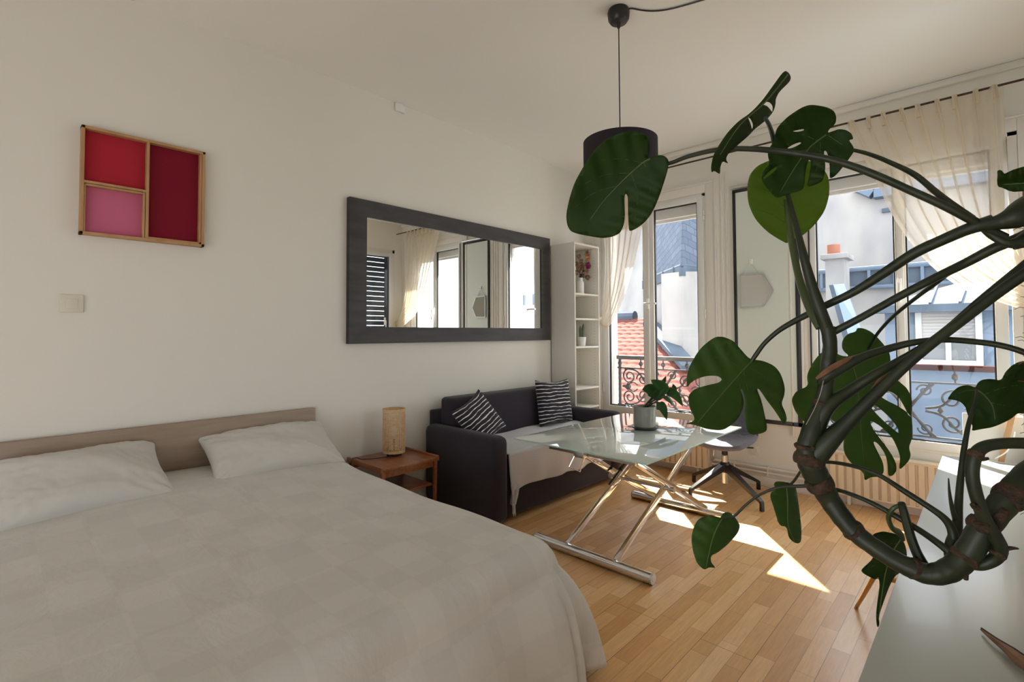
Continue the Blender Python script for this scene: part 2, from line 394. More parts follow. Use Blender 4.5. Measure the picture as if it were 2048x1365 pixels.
def grid(bm, fn, nu, nv, uvfn=None, mi=0, closeu=False):
    V = [[bm.verts.new(fn(i / nu, j / nv)) for j in range(nv + 1)] for i in range(nu + (0 if closeu else 1))]
    uvl = bm.loops.layers.uv.verify() if uvfn else None
    for i in range(nu):
        for j in range(nv):
            i2 = (i + 1) % len(V) if closeu else i + 1
            f = bm.faces.new([V[i][j], V[i2][j], V[i2][j + 1], V[i][j + 1]]); f.material_index = mi
            if uvfn:
                for lp, (a, b) in zip(f.loops, ((i, j), (i + 1, j), (i + 1, j + 1), (i, j + 1))): lp[uvl].uv = uvfn(a / nu, b / nv)
    return V
def solid(o, th, off=0.0, bev=None):
    md = o.modifiers.new('thickness', 'SOLIDIFY'); md.thickness = th; md.offset = off; return md
def subsurf(o, lv=1):
    md = o.modifiers.new('smooth', 'SUBSURF'); md.levels = lv; md.render_levels = lv
def poly_uv(bm, pts, mi=0, origin=None, udir=None, vdir=None):
    vs = [bm.verts.new(p) for p in pts]; f = bm.faces.new(vs); f.material_index = mi
    if udir is not None:
        l = bm.loops.layers.uv.verify()
        for lp in f.loops:
            d = lp.vert.co - Vector(origin); lp[l].uv = (d.dot(udir), d.dot(vdir))
    return f
def sbox(name, lo, hi, m, kind='structure', bev=0.0):
    b = B(); box(b, lo, hi, bev); o = obj(name, b, m, smooth=bev > 0); o['kind'] = kind; return o

# ------------------------------------------------------------------ the room
H = 3.17; YW = 4.75; XR = 3.75; YB = -2.6
b = B(); box(b, (-0.3, YB - 0.3, -0.12), (XR + 0.3, YW + 0.02, 0)); o = obj('floor', b, M['floor'], smooth=False); o['kind'] = 'structure'
b = B(); box(b, (-0.3, YB - 0.3, H), (XR + 0.3, YW + 0.3, H + 0.15)); o = obj('ceiling', b, M['ceil'], smooth=False); o['kind'] = 'structure'
b = B(); box(b, (-0.3, YB - 0.3, 0), (0, 4.05, H)); box(b, (-0.3, 4.05, 0), (-0.035, YW, H))
o = obj('wall_left', b, M['wall'], smooth=False); o['kind'] = 'structure'
# window wall: two openings
W1 = (0.20, 1.388, 0.47, 2.70); W2 = (2.205, 3.50, 0.47, 2.70)
b = B(); yo = YW + 0.32
box(b, (-0.3, YW, 0), (W1[0], yo, H)); box(b, (W1[1], YW, 0), (W2[0], yo, H)); box(b, (W2[1], YW, 0), (XR + 0.3, yo, H))
for wv in (W1, W2):
    box(b, (wv[0], YW, 0), (wv[1], yo, wv[2])); box(b, (wv[0], YW, wv[3]), (wv[1], yo, H))
o = obj('wall_far', b, M['wall'], smooth=False); o['kind'] = 'structure'
# right wall with one tall window seen in the big mirror, and an unseen opening added further back for daylight
RW = (3.15, 4.60, 0.55, 2.72); RW2 = (-2.2, -0.5, 0.08, 1.45)
b = B()
ys = [YB - 0.3, RW2[0], RW2[1], RW[0], RW[1], YW]
box(b, (XR, YB - 0.3, 0), (XR + 0.3, RW2[0], H)); box(b, (XR, RW2[1], 0), (XR + 0.3, RW[0], H)); box(b, (XR, RW[1], 0), (XR + 0.3, YW, H))
for wv in (RW, RW2):
    box(b, (XR, wv[0], 0), (XR + 0.3, wv[1], wv[2])); box(b, (XR, wv[0], wv[3]), (XR + 0.3, wv[1], H))
o = obj('wall_right', b, M['wall'], smooth=False); o['kind'] = 'structure'
# rear wall behind the camera with a wide unglazed opening added for fill daylight
b = B(); ob = (1.2, 3.5, 0.1, 1.5)
box(b, (-0.0, YB - 0.3, 0), (ob[0], YB, H)); box(b, (ob[1], YB - 0.3, 0), (XR, YB, H))
box(b, (ob[0], YB - 0.3, 0), (ob[1], YB, ob[2])); box(b, (ob[0], YB - 0.3, ob[3]), (ob[1], YB, H))
o = obj('wall_rear', b, M['wall'], smooth=False); o['kind'] = 'structure'

# skirting, cornice shadow line, casings
b = B(); box(b, (0, YW - 0.018, 0), (XR, YW, 0.085), 0.004); o = obj('baseboard_far', b, M['wood_white']); o['kind'] = 'structure'
b = B(); box(b, (0, YB, 0), (0.014, 4.05, 0.08), 0.004); o = obj('baseboard_left', b, M['wood_white']); o['kind'] = 'structure'
b = B(); box(b, (0, YW - 0.035, H - 0.05), (XR, YW, H), 0.012); o = obj('trim_1', b, M['wall']); o['kind'] = 'structure'
def casing(name, x0, x1, z1, z0):
    b = B(); t = 0.016
    for (w0, w1, th) in ((0.0, 0.085, t), (0.085, 0.10, t + 0.010)):
        box(b, (x0 - w1, YW - th, z0), (x0 - w0, YW, z1 + w1), 0.003)
        box(b, (x1 + w0, YW - th, z0), (x1 + w1, YW, z1 + w1), 0.003)
        box(b, (x0 - w0, YW - th, z1 + w0), (x1 + w0, YW, z1 + w1), 0.003)
    o = obj(name, b, M['wood_white']); o['kind'] = 'structure'
casing('trim_2', W1[0], W1[1], W1[3], 0.47)
casing('trim_3', W2[0], W2[1], W2[3], 0.47)
# panel mouldings on the pier and above window one
b = B()
for x in (1.53, 1.575): box(b, (x, YW - 0.012, 0.47), (x + 0.012, YW, 2.86), 0.003)
o = obj('trim_4', b, M['wood_white']); o['kind'] = 'structure'
b = B()
for x in (3.60, 3.70): box(b, (x, YW - 0.012, 0.1), (x + 0.012, YW, 2.86), 0.003)
o = obj('trim_5', b, M['wood_white']); o['kind'] = 'structure'

# ------------------------------------------------------------------ windows
def glaz(root, x0, x1, z0, z1, y, gl):
    b = B(); box(b, (x0, y, z0), (x1, y + 0.006, z1)); obj('pane', b, M['glass'], root, smooth=False)
    b = B(); t = 0.010
    box(b, (x0 - t, y - 0.012, z0 - t), (x0, y + 0.012, z1 + t)); box(b, (x1, y - 0.012, z0 - t), (x1 + t, y + 0.012, z1 + t))
    box(b, (x0, y - 0.012, z0 - t), (x1, y + 0.012, z0)); box(b, (x0, y - 0.012, z1), (x1, y + 0.012, z1 + t))
    obj('gasket', b, M['gasket'], root, smooth=False)
def sash(root, x0, x1, z0, z1, y0, y1, wl, wr, wb, wt):
    b = B()
    box(b, (x0, y0, z0), (x0 + wl, y1, z1), 0.005); box(b, (x1 - wr, y0, z0), (x1, y1, z1), 0.005)
    box(b, (x0 + wl - 0.004, y0, z0), (x1 - wr + 0.004, y1, z0 + wb), 0.005); box(b, (x0 + wl - 0.004, y0, z1 - wt), (x1 - wr + 0.004, y1, z1), 0.005)
    s = obj('sash', b, M['pvc'], root)
    glaz(s, x0 + wl + 0.01, x1 - wr - 0.01, z0 + wb + 0.01, z1 - wt - 0.01, (y0 + y1) / 2, None)
    return s
def lever(root, x, z, y, horiz, sgn=1):
    b = B(); box(b, (x - 0.014, y - 0.012, z - 0.055), (x + 0.014, y, z + 0.055), 0.006)
    tube(b, [(x, y - 0.01, z), (x, y - 0.05, z)], 0.009)
    if horiz: tube(b, cat_rom([(x - 0.02 * sgn, y - 0.05, z), (x + 0.05 * sgn, y - 0.055, z), (x + 0.115 * sgn, y - 0.05, z - 0.004)], 4), 0.011)
    else: tube(b, cat_rom([(x, y - 0.05, z + 0.02), (x, y - 0.055, z - 0.06), (x, y - 0.05, z - 0.13)], 4), 0.011)
    obj('handle', b, M['white_metal'], root)
def hinge(root, x, z, y, w=0.012):
    b = B(); tube(b, [(x, y, z - 0.045), (x, y, z - 0.002)], w * 0.7); tube(b, [(x, y, z + 0.002), (x, y, z + 0.045)], w * 0.7)
    obj('hinge', b, M['white_metal'], root)

w1 = thing('window_1', (0.8, YW, 0.47), kind='structure')
b = B(); fx0, fx1, fz0, fz1 = W1
for lo, hi in (((fx0, YW - .004, fz0), (fx0 + .045, YW + .07, fz1)), ((fx1 - .04, YW - .004, fz0), (fx1, YW + .07, fz1)), ((fx0, YW - .004, fz0), (fx1, YW + .07, fz0 + .035)), ((fx0, YW - .004, fz1 - .03), (fx1, YW + .07, fz1))):
    box(b, lo, hi, 0.003)
obj('window_frame', b, M['wood_white'], w1)
sash(w1, 0.23, 0.782, 0.49, 2.68, YW - .012, YW + .045, 0.062, 0.062, 0.075, 0.055)
sash(w1, 0.786, 1.362, 0.49, 2.68, YW - .012, YW + .045, 0.056, 0.060, 0.075, 0.055)
b = B(); box(b, (0.772, YW - .03, 0.51), (0.796, YW - .01, 2.66), 0.004); obj('meeting_stile', b, M['pvc'], w1)
lever(w1, 0.783, 1.655, YW - .03, True)
for z in (0.75, 1.53, 2.48): hinge(w1, 1.372, z, YW - .012)
for z in (0.75, 1.53, 2.48): hinge(w1, 0.222, z, YW - .012)

w2 = thing('window_2', (2.85, YW, 0.47), kind='structure')
b = B(); fx0, fx1, fz0, fz1 = W2
for lo, hi in (((fx0, YW - .004, fz0), (fx0 + .05, YW + .07, fz1)), ((fx1 - .05, YW - .004, fz0), (fx1, YW + .07, fz1)), ((fx0, YW - .004, fz0), (fx1, YW + .07, fz0 + .035)), ((fx0, YW - .004, fz1 - .03), (fx1, YW + .07, fz1))):
    box(b, lo, hi, 0.003)
obj('window_frame', b, M['wood_white'], w2)
sash(w2, 2.245, 2.858, 0.49, 2.68, YW - .012, YW + .045, 0.060, 0.030, 0.06, 0.07)
sash(w2, 2.862, 3.43, 0.49, 2.68, YW - .012, YW + .045, 0.030, 0.066, 0.06, 0.07)
b = B(); box(b, (2.84, YW - .026, 0.51), (2.88, YW - .01, 2.66), 0.004); obj('meeting_stile', b, M['pvc'], w2)
lever(w2, 2.855, 1.70, YW - .026, False)
b = B(); box(b, (2.252, YW - .02, 0.5), (2.262, YW - .008, 2.67)); obj('seal', b, M['gasket'], w2)
for z in (0.8, 1.62, 2.45): hinge(w2, 2.238, z, YW - .012)
for z in (0.8, 1.62, 2.45): hinge(w2, 3.44, z, YW - .012)
# roller shutter boxes and outer sills of both windows
for i, wv in enumerate((W1, W2)):
    root = (w1, w2)[i]
    b = B(); box(b, (wv[0] + .02, YW + .09, 2.53), (wv[1] - .02, YW + .26, 2.70), 0.01); box(b, (wv[0] + .03, YW + .12, 2.50), (wv[1] - .03, YW + .15, 2.53), 0.004)
    obj('shutter_box', b, M['pvc'], root)
    b = B(); box(b, (wv[0], YW + .07, 0.44), (wv[1], YW + .36, 0.49), 0.008); obj('sill', b, M['render2'], root)
    b = B()
    for xx in (wv[0] + .02, wv[1] - .045): box(b, (xx, YW + .12, 0.49), (xx + .025, YW + .16, 2.53), 0.003)
    objs('shutter_guide', b, M['pvc'], root)

w3 = thing('window_3', (XR, 3.87, 0.55), kind='structure')
def side_window(root, y0, y1, z0, z1, n):
    b = B(); x = XR
    for lo, hi in (((x - .01, y0, z0), (x + .07, y0 + .05, z1)), ((x - .01, y1 - .05, z0), (x + .07, y1, z1)), ((x - .01, y0, z0), (x + .07, y1, z0 + .05)), ((x - .01, y0, z1 - .05), (x + .07, y1, z1))): box(b, lo, hi, 0.004)
    obj('window_frame', b, M['wood_white'], root)
    yy = [y0 + .05 + (y1 - y0 - .1) * k / n for k in range(n + 1)]
    for a, c in zip(yy, yy[1:]):
        b = B(); t = .06
        box(b, (x - .02, a, z0 + .05), (x + .04, a + t, z1 - .05), .004); box(b, (x - .02, c - t, z0 + .05), (x + .04, c, z1 - .05), .004)
        box(b, (x - .02, a + t, z0 + .05), (x + .04, c - t, z0 + .05 + t), .004); box(b, (x - .02, a + t, z1 - .05 - t), (x + .04, c - t, z1 - .05), .004)
        s = obj('sash', b, M['pvc'], root)
        b = B(); box(b, (x + .005, a + t, z0 + .05 + t), (x + .011, c - t, z1 - .05 - t)); obj('pane', b, M['glass'], s, smooth=False)
        b = B(); g = .01
        for lo, hi in (((x - .006, a + t, z0 + .11), (x + .02, a + t + g, z1 - .11)), ((x - .006, c - t - g, z0 + .11), (x + .02, c - t, z1 - .11))): box(b, lo, hi)
        obj('gasket', b, M['gasket'], s, smooth=False)
side_window(w3, *RW, 2)
b = B(); box(b, (XR - .035, 4.39, 1.5), (XR - .02, 4.42, 1.62), .004); tube(b, [(XR - .06, 4.405, 1.57), (XR - .06, 4.405, 1.44)], .009); tube(b, [(XR - .02, 4.405, 1.57), (XR - .06, 4.405, 1.57)], .008)
obj('handle', b, M['white_metal'], w3)
b = B()
for k in range(26): box(b, (XR + .20, 3.90, .62 + k * .08), (XR + .225, 4.57, .69 + k * .08), .004)
box(b, (XR + .19, 3.87, .57), (XR + .235, 3.91, 2.70), .004); box(b, (XR + .19, 4.55, .57), (XR + .235, 4.59, 2.70), .004)
obj('shutter', b, M['zinc'], w3)
w4 = thing('added_window', (XR, -1.1, 0.08), kind='structure'); side_window(w4, *RW2, 2)  # unseen window, added to bring more daylight into the room

# ------------------------------------------------------------------ tall bordered panel on the pier, small mirror on it
pn = thing('framed_panel', (1.9, YW, 0.55), 'tall white panel with black border hanging between the two windows', 'panel')
b = B(); box(b, (1.665, YW - .020, .585), (2.165, YW - .012, 2.64)); obj('sheet', b, M['board'], pn, smooth=False)
b = B()
for lo, hi in (((1.645, YW - .026, .555), (1.672, YW - .010, 2.65)), ((2.150, YW - .026, .555), (2.185, YW - .010, 2.65)), ((1.645, YW - .026, .555), (2.185, YW - .010, .59)), ((1.645, YW - .026, 2.635), (2.185, YW - .010, 2.665))): box(b, lo, hi, .002)
obj('border', b, M['black_plastic'], pn)
b = B(); tube(b, [(1.625, YW - .03, 2.685), (2.205, YW - .03, 2.685)], .014, 12); obj('top_rail', b, M['steel'], pn)

hx = thing('hanging_mirror', (1.84, YW - .03, 1.58), 'small five-sided mirror with thin metal rim hanging from a hook on the tall panel', 'mirror')
hp = [(1.708, 1.872), (1.897, 1.866), (1.972, 1.716), (1.895, 1.585), (1.708, 1.578)]
b = B(); v0 = [b.verts.new((x, YW - .040, z)) for x, z in hp]; v1 = [b.verts.new((x, YW - .028, z)) for x, z in hp]
b.faces.new(v0); b.faces.new(v1[::-1])
for k in range(5): b.faces.new([v0[k], v0[(k + 1) % 5], v1[(k + 1) % 5], v1[k]])
obj('mirror_glass', b, M['mirror_dim'], hx, smooth=False)
b = B()
for k in range(5):
    a, c = hp[k], hp[(k + 1) % 5]; beam(b, (a[0], YW - .036, a[1]), (c[0], YW - .036, c[1]), .014, .010, up=Vector((0, 1, 0)))
obj('rim', b, M['steel'], hx)
b = B(); tube(b, [(1.72, YW - .034, 1.872), (1.80, YW - .03, 1.975), (1.87, YW - .034, 1.868)], .0022, 6); obj('chain', b, M['steel'], hx)
b = B(); box(b, (1.787, YW - .034, 1.965), (1.813, YW - .021, 2.01), .004); tube(b, cat_rom([(1.80, YW - .034, 1.985), (1.80, YW - .045, 1.975), (1.80, YW - .042, 1.985)], 3), .003, 6)
tag(obj('wall_hook', b, M['white_metal'], base=(1.8, YW - .03, 1.97)), 'small white hook on the tall panel holding the hanging mirror', 'hook')

# ------------------------------------------------------------------ curtains and rod
rod = thing('curtain_rod', (2.3, 4.62, 2.985), 'thin brown curtain rod running above both windows', 'curtain rod')
b = B(); tube(b, [(0.15, 4.62, 2.985), (3.72, 4.62, 2.99)], .008, 8); obj('pole', b, M['bark'], rod)
for x in (0.2, 1.55, 3.62):
    b = B(); tube(b, [(x, 4.62, 2.985), (x, YW, 2.985)], .005, 6); lathe(b, [(0, -.0), (.02, 0), (.02, .02), (0, .02)], (x, YW - .01, 2.975), 12); obj('bracket', b, M['white_metal'], rod)

def interp(P, t):
    t = max(0, min(1, t)) * (len(P) - 1); i = min(int(t), len(P) - 2); k = t - i
    return P[i] * (1 - k) + P[i + 1] * k
def curtain(Lp, Rp, folds, amp, name, label, y=4.62, seedv=0, tie=None, tail=None):
    # both edges as z-sorted lists, resampled
    Lc = [Vector((p[0], 0, p[1])) for p in cat_rom(Lp, 8)]; Rc = [Vector((p[0], 0, p[1])) for p in cat_rom(Rp, 8)]
    rnd = random.Random(seedv); ph = [rnd.uniform(0, 6) for _ in range(6)]
    def fn(u, v):
        a = interp(Lc, v); c = interp(Rc, v)
        sag = 0.0
        p = a.lerp(c, u)
        width = (c - a).length
        am = amp * (1 - 0.45 * v)
        aa = u * folds * 2 * PI + 0.5 * math.sin(u * 5 + ph[0]) + .25 * v * math.sin(u * 9 + ph[2])
        pit = width / folds
        yy = am * math.cos(aa) + am * .18 * math.sin(u * folds * 4.7 * PI + ph[1] + v * 3)
        p.x += pit * .30 * math.sin(aa) * min(1, 4 * u) * min(1, 4 * (1 - u))
        return Vector((p.x, y - 0.01 + yy, p.z))
    root = thing(name, (Lp[0][0], y, 1.4), label, 'curtain')
    b = B(); grid(b, fn, 300, 46); o = obj('cloth', b, M['curtain'], root, ang=180)
    return root
c2 = curtain([(2.556, 2.992), (2.64, 2.76), (2.722, 2.54), (2.85, 2.176), (3.014, 1.863), (3.195, 1.655), (3.36, 1.56), (3.50, 1.49), (3.66, 1.43)],
             [(3.44, 2.992), (3.44, 2.76), (3.445, 2.5), (3.45, 2.25), (3.465, 2.0), (3.50, 1.85), (3.55, 1.74), (3.61, 1.64), (3.70, 1.54)],
             9, .020, 'curtain', 'wide sheer cream curtain gathered to the right of the right-hand window', seedv=3)
b = B()
for k in range(9):
    x = 2.60 + k * .100 + (.004 if k % 2 else -.004)
    beam(b, (x, 4.600, 3.0), (x + .006, 4.600, 2.90), .028, .006, up=Vector((0, 1, 0)))
    beam(b, (x, 4.640, 3.0), (x + .006, 4.625, 2.90), .028, .004, up=Vector((0, 1, 0)))
objs('header_tab', b, M['curtain2'], c2)
b = B(); grid(b, lambda u, v: Vector((3.66 + .06 * u + .05 * v, 4.62 + .05 * math.sin(u * 14) * .6, 1.5 - v * 1.3)), 30, 12); obj('tail', b, M['curtain'], c2, ang=180)
b = B(); tube(b, cat_rom([(3.66, 4.57, 1.43), (3.69, 4.56, 1.50), (3.71, 4.62, 1.56), (3.72, 4.74, 1.60)], 5), .014, 8); obj('tieback', b, M['curtain2'], c2)
c1 = curtain([(0.10, 2.992), (0.20, 2.7), (.31, 2.4), (.33, 2.1), (.31, 1.8), (.29, 1.6), (.275, 1.46)],
             [(1.00, 2.992), (.90, 2.76), (.815, 2.54), (.72, 2.2), (.63, 1.9), (.50, 1.60), (.37, 1.415)],
             6, .018, 'curtain', 'narrower sheer cream curtain beside the white bookcase at the left-hand window', seedv=9)
b = B(); tube(b, cat_rom([(.38, 4.585, 1.42), (.32, 4.57, 1.44), (.25, 4.62, 1.50), (.21, 4.72, 1.53)], 5), .013, 8); obj('tieback', b, M['curtain2'], c1)

# ------------------------------------------------------------------ radiators, pipes, outlet
def radiator(x0, x1, label):
    r = thing('radiator', ((x0 + x1) / 2, 4.68, 0), label, 'radiator', 'cream panel radiators under the windows')
    b = B(); n = int((x1 - x0) / .052); pitch = (x1 - x0) / n; P = []
    for k in range(n):
        xs_ = x0 + k * pitch
        P += [(xs_ + .006, 4.646), (xs_ + .010, 4.628), (xs_ + pitch - .010, 4.628), (xs_ + pitch - .006, 4.646)]
    lo_ = [b.verts.new((p[0], p[1], .092)) for p in P]; hi_ = [b.verts.new((p[0], p[1], .392)) for p in P]
    for k in range(len(P) - 1): b.faces.new([lo_[k], lo_[k + 1], hi_[k + 1], hi_[k]])
    obj('front_panel', b, M['radiator'], r, smooth=False)
    b = B(); box(b, (x0 - .003, 4.648, .083), (x1 + .003, 4.722, .402), .004); obj('body', b, M['radiator'], r); b = B(); box(b, (x0 - .003, 4.626, .083), (x1 + .003, 4.66, .094), .002); box(b, (x0 - .003, 4.626, .390), (x1 + .003, 4.66, .40), .002); objs('edge_rail', b, M['radiator'], r)
    b = B(); box(b, (x0 - .006, 4.622, .398), (x1 + .006, 4.724, .414), .004)
    obj('top_grille', b, M['radiator'], r)
    b = B()
    for x in (x0 + .12, x1 - .12): box(b, (x - .012, 4.68, .0), (x + .012, 4.71, .09), .003)
    objs('foot', b, M['white_metal'], r)
    return r
radiator(0.62, 1.42, 'cream fluted radiator under the left-hand window behind the table')
radiator(2.385, 3.42, 'cream fluted radiator under the right-hand window beside the cabinet')
pp = thing('heating_pipes', (1.9, 4.72, .1), 'pair of painted heating pipes running low along the wall between the radiators', 'pipe')
for z in (.125, .165):
    b = B(); tube(b, [(1.42, 4.722, z), (2.385, 4.722, z)], .011, 10); obj('pipe', b, M['wood_white'], pp)
b = B()
for x in (1.62, 1.9, 2.18): box(b, (x, 4.71, .105), (x + .012, 4.75, .185), .003)
objs('clip', b, M['wood_white'], pp)
b = B(); tube(b, cat_rom([(1.44, 4.70, .16), (1.455, 4.67, .20), (1.46, 4.67, .30), (1.43, 4.67, .345)], 4), .009, 8); obj('valve_pipe', b, M['steel'], pp)
sc = thing('wall_socket', (1.79, YW, .30), 'square white wall socket low beside the office chair', 'socket')
b = B(); box(b, (1.75, YW - .012, .262), (1.833, YW, .344), .004); obj('plate', b, M['wood_white'], sc)
b = B(); lathe(b, [(.026, 0), (.026, .003), (.020, .0035), (.019, -.004), (0, -.004)]); b.transform(Matrix.Translation((1.791, YW - .012, .303)) @ Matrix.Rotation(PI / 2, 4, 'X')); obj('socket_insert', b, M['switch'], sc)

# ------------------------------------------------------------------ left wall things
fr = thing('wall_mirror', (0, 2.9, 1.28), 'long wall mirror in a broad dark wood frame above the sofa', 'mirror')
y0, y1, z0, z1 = 1.775, 4.030, 1.283, 2.338; iw = .145; 
def prism_frame(name, y0, y1, z0, z1, iy0, iy1, iz0, iz1, x, m, parent, inner=.0):
    # mitred frame: four trapezoid bars
    O = [(y0, z0), (y1, z0), (y1, z1), (y0, z1)]; I = [(iy0, iz0), (iy1, iz0), (iy1, iz1), (iy0, iz1)]
    b = B()
    for k in range(4):
        k2 = (k + 1) % 4
        q = [O[k], O[k2], I[k2], I[k]]
        hs = [x, x, x - inner, x - inner]
        f = [b.verts.new((h, p[0], p[1])) for p, h in zip(q, hs)]; g = [b.verts.new((0.001, p[0], p[1])) for p in q]
        b.faces.new(f); b.faces.new(g[::-1])
        for i in range(4): b.faces.new([f[i], f[(i + 1) % 4], g[(i + 1) % 4], g[i]])
    return obj(name, b, m, parent, smooth=False)
prism_frame('mirror_frame', y0, y1, z0, z1, y0 + .145, y1 - .125, z0 + .122, z1 - .122, .045, M['mframe'], fr, .012)
b = B(); box(b, (.004, y0 + .13, z0 + .11), (.022, y1 - .11, z1 - .11)); obj('mirror_glass', b, M['mirror'], fr, smooth=False)

ar = thing('wall_art', (0, .59, 1.86), 'framed wall art of three red and pink felt trays in pale oak', 'wall art')
y0, y1, z0, z1 = .312, .862, 1.862, 2.415; D = .05; t = .014
b = B()
for lo, hi in (((.0, y0, z0), (D, y0 + t, z1)), ((.0, y1 - t, z0), (D, y1, z1)), ((.0, y0, z0), (D, y1, z0 + t)), ((.0, y0, z1 - t), (D, y1, z1))): box(b, lo, hi, .001)
obj('outer_frame', b, M['oak'], ar)
b = B(); ym = .588; zm = 2.130
for lo, hi in (((.002, ym - .006, z0 + t), (D - .002, ym + .008, z1 - t)), ((.002, y0 + t, zm - .006), (D - .002, ym - .006, zm + .007))): box(b, lo, hi, .001)
obj('divider', b, M['oak'], ar)
b = B()
for lo, hi in (((.002, ym - .018, z0 + t), (D - .006, ym - .008, zm - .006)), ((.002, y0 + t, z0 + t), (D - .006, y0 + t + .008, zm - .006)), ((.002, y0 + t, zm - .018), (D - .006, ym - .018, zm - .008)),
               ((.002, ym + .008, z0 + t), (D - .006, y1 - t, z0 + t + .010)), ((.002, y1 - t - .012, z0 + t), (D - .006, y1 - t, z1 - t))): box(b, lo, hi, .001)
obj('inner_tray', b, M['oak'], ar)
for (a, c, e, f, mm, lb) in ((y0 + t, ym, zm, z1 - t, 'red', 'bright red felt square'), (y0 + t, ym - .01, z0 + t, zm, 'pink', 'pink felt square'), (ym + .008, y1 - t, z0 + t, z1 - t, 'darkred', 'burgundy felt rectangle')):
    b = B(); box(b, (.004, a, e), (.012, c, f)); obj('felt_panel', b, M[mm], ar, smooth=False, label=lb)

sw = thing('light_switch', (0, .293, 1.465), 'ivory light switch on the left wall under the art', 'light switch')
b = B(); box(b, (0, .248, 1.467), (.011, .339, 1.557), .004); obj('plate', b, M['switch'], sw)
b = B(); box(b, (.009, .272, 1.488), (.017, .315, 1.535), .002); obj('rocker', b, M['switch'], sw)

dt = thing('wall_sensor', (0, 2.215, 3.05), 'small white sensor box high on the left wall by the ceiling', 'sensor')
b = B(); box(b, (0, 2.175, 3.10), (.028, 2.235, 3.165), .006); obj('housing', b, M['white_metal'], dt)
b = B(); box(b, (0, 2.225, 3.10), (.022, 2.258, 3.16), .004); obj('side_tab', b, M['white_metal'], dt)

# ------------------------------------------------------------------ bookcase
bc = thing('bookcase', (.14, 4.34, 0), 'tall narrow white bookcase with adjustable shelves in the far corner', 'bookcase')
X1 = .285; Y0 = 4.125; Y1 = 4.572; ZT = 2.29
for yy in (Y0, Y1 - .016):
    b = B(); box(b, (-.02, yy, 0), (X1, yy + .016, ZT), .001); sp = obj('side_panel', b, M['shelf'], bc)
    if yy != Y0:
        b = B()
        for xx in (.03, .23):
            for k in range(58): tube(b, [(xx, yy - .0006, .35 + k * .032), (xx, yy + .001, .35 + k * .032)], .0035, 6)
        tag(obj('peg_holes', b, M['pot'], sp), kind='stuff')
b = B(); box(b, (-.02, Y0 + .016, 0.06), (-.012, Y1 - .016, ZT)); obj('back_panel', b, M['shelf'], bc, smooth=False)
b = B(); box(b, (-.012, Y0 + .016, ZT - .02), (X1 - .001, Y1 - .016, ZT - .001), .001); obj('top_panel', b, M['shelf'], bc)
b = B(); box(b, (-.012, Y0 + .016, 0), (X1 - .02, Y1 - .016, .075), .001); obj('plinth', b, M['shelf'], bc)
for z in (1.768, 1.508, 1.216, .787, .584, .28):
    b = B(); box(b, (-.010, Y0 + .016, z - .018), (X1 - .004, Y1 - .016, z), .001); obj('shelf', b, M['shelf'], bc)

# vase with dried flowers on the upper shelf
vp = on(1161, 583, 0, .17); vy = vp.y
vs = thing('flower_vase', (.17, vy, 1.768), 'white milk-can vase of dried brown and magenta flowers on the upper bookcase shelf', 'vase')
b = B(); lathe(b, [(0, 0), (.036, 0), (.038, .01), (.038, .115), (.034, .135), (.022, .15), (.022, .17), (.027, .178), (.022, .178), (.018, .15), (0, .14)], (.17, vy, 1.768), 24); obj('vase_body', b, M['white_pot'], vs)
rnd = random.Random(5)
def blossom(b, c, r, n, rn):
    for k in range(n):
        d = Vector((rn.gauss(0, 1), rn.gauss(0, 1), rn.gauss(0, 1))).normalized(); s = d.orthogonal().normalized() * r * .42; p = c + d * r * .3; t = c + d * r * rn.uniform(.8, 1.2)
        u = d.cross(s).normalized() * r * .15
        v = [b.verts.new(x) for x in (p, p.lerp(t, .6) + s + u, t, p.lerp(t, .6) - s + u)]; b.faces.new(v)
stp = Vector((.17, vy, 1.92))
tips = [(.16, .00, .12), (.19, .03, .17), (.14, -.03, .20), (.20, .06, .10), (.13, .08, .24), (.2, .10, .27), (.17, .14, .33), (.15, .19, .37), (.19, .21, .40), (.16, .05, .05), (.20, .10, .03), (.15, -.04, .09), (.18, -.05, .15), (.19, .12, .17), (.17, .17, .20), (.14, .02, .30)]
bs = B(); bb = B(); bmg = B(); bor = B()
for i, (x, dy, dz) in enumerate(tips):
    e = Vector((x, vy + dy * .9, 1.93 + dz * .85)); tube(bs, [stp, stp.lerp(e, .5) + Vector((0, 0, .02)), e], .0016, 5)
    tgt = bmg if i in (13, 14) else (bor if i in (6, 5) else bb)
    blossom(tgt, e, rnd.uniform(.026, .036), 26, rnd)
obj('twigs', bs, M['bark'], vs); 
for nm, q, mm in (('brown_blossoms', bb, 'dried'), ('magenta_blossoms', bmg, 'dried_mag'), ('orange_blossoms', bor, 'dried_or')):
    o = obj(nm, q, M[mm], vs, smooth=False); solid(o, .0012)
cp = on(1164, 688, 0, .17)
ct = thing('potted_cactus', (.17, cp.y, 1.216), 'small dark cactus in a white tapered pot on the bookcase', 'cactus')
b = B(); lathe(b, [(0, 0), (.034, 0), (.046, .095), (.042, .097), (.040, .085), (0, .085)], (.17, cp.y, 1.216), 24); obj('pot', b, M['white_pot'], ct)
b = B()
for dx, dy, hh, rr in ((-.005, -.012, .13, .016), (.004, .012, .155, .017), (.012, .0, .10, .013)):
    c = Vector((.17 + dx, cp.y + dy, 1.30)); pts = [c + Vector((0, dy * .15 * k, hh * k / 6)) for k in range(7)]
    tube(b, pts, [rr * .8, rr, rr, rr, rr * .95, rr * .75, rr * .2], 10)
obj('cactus_stems', b, M['cactus'], ct)

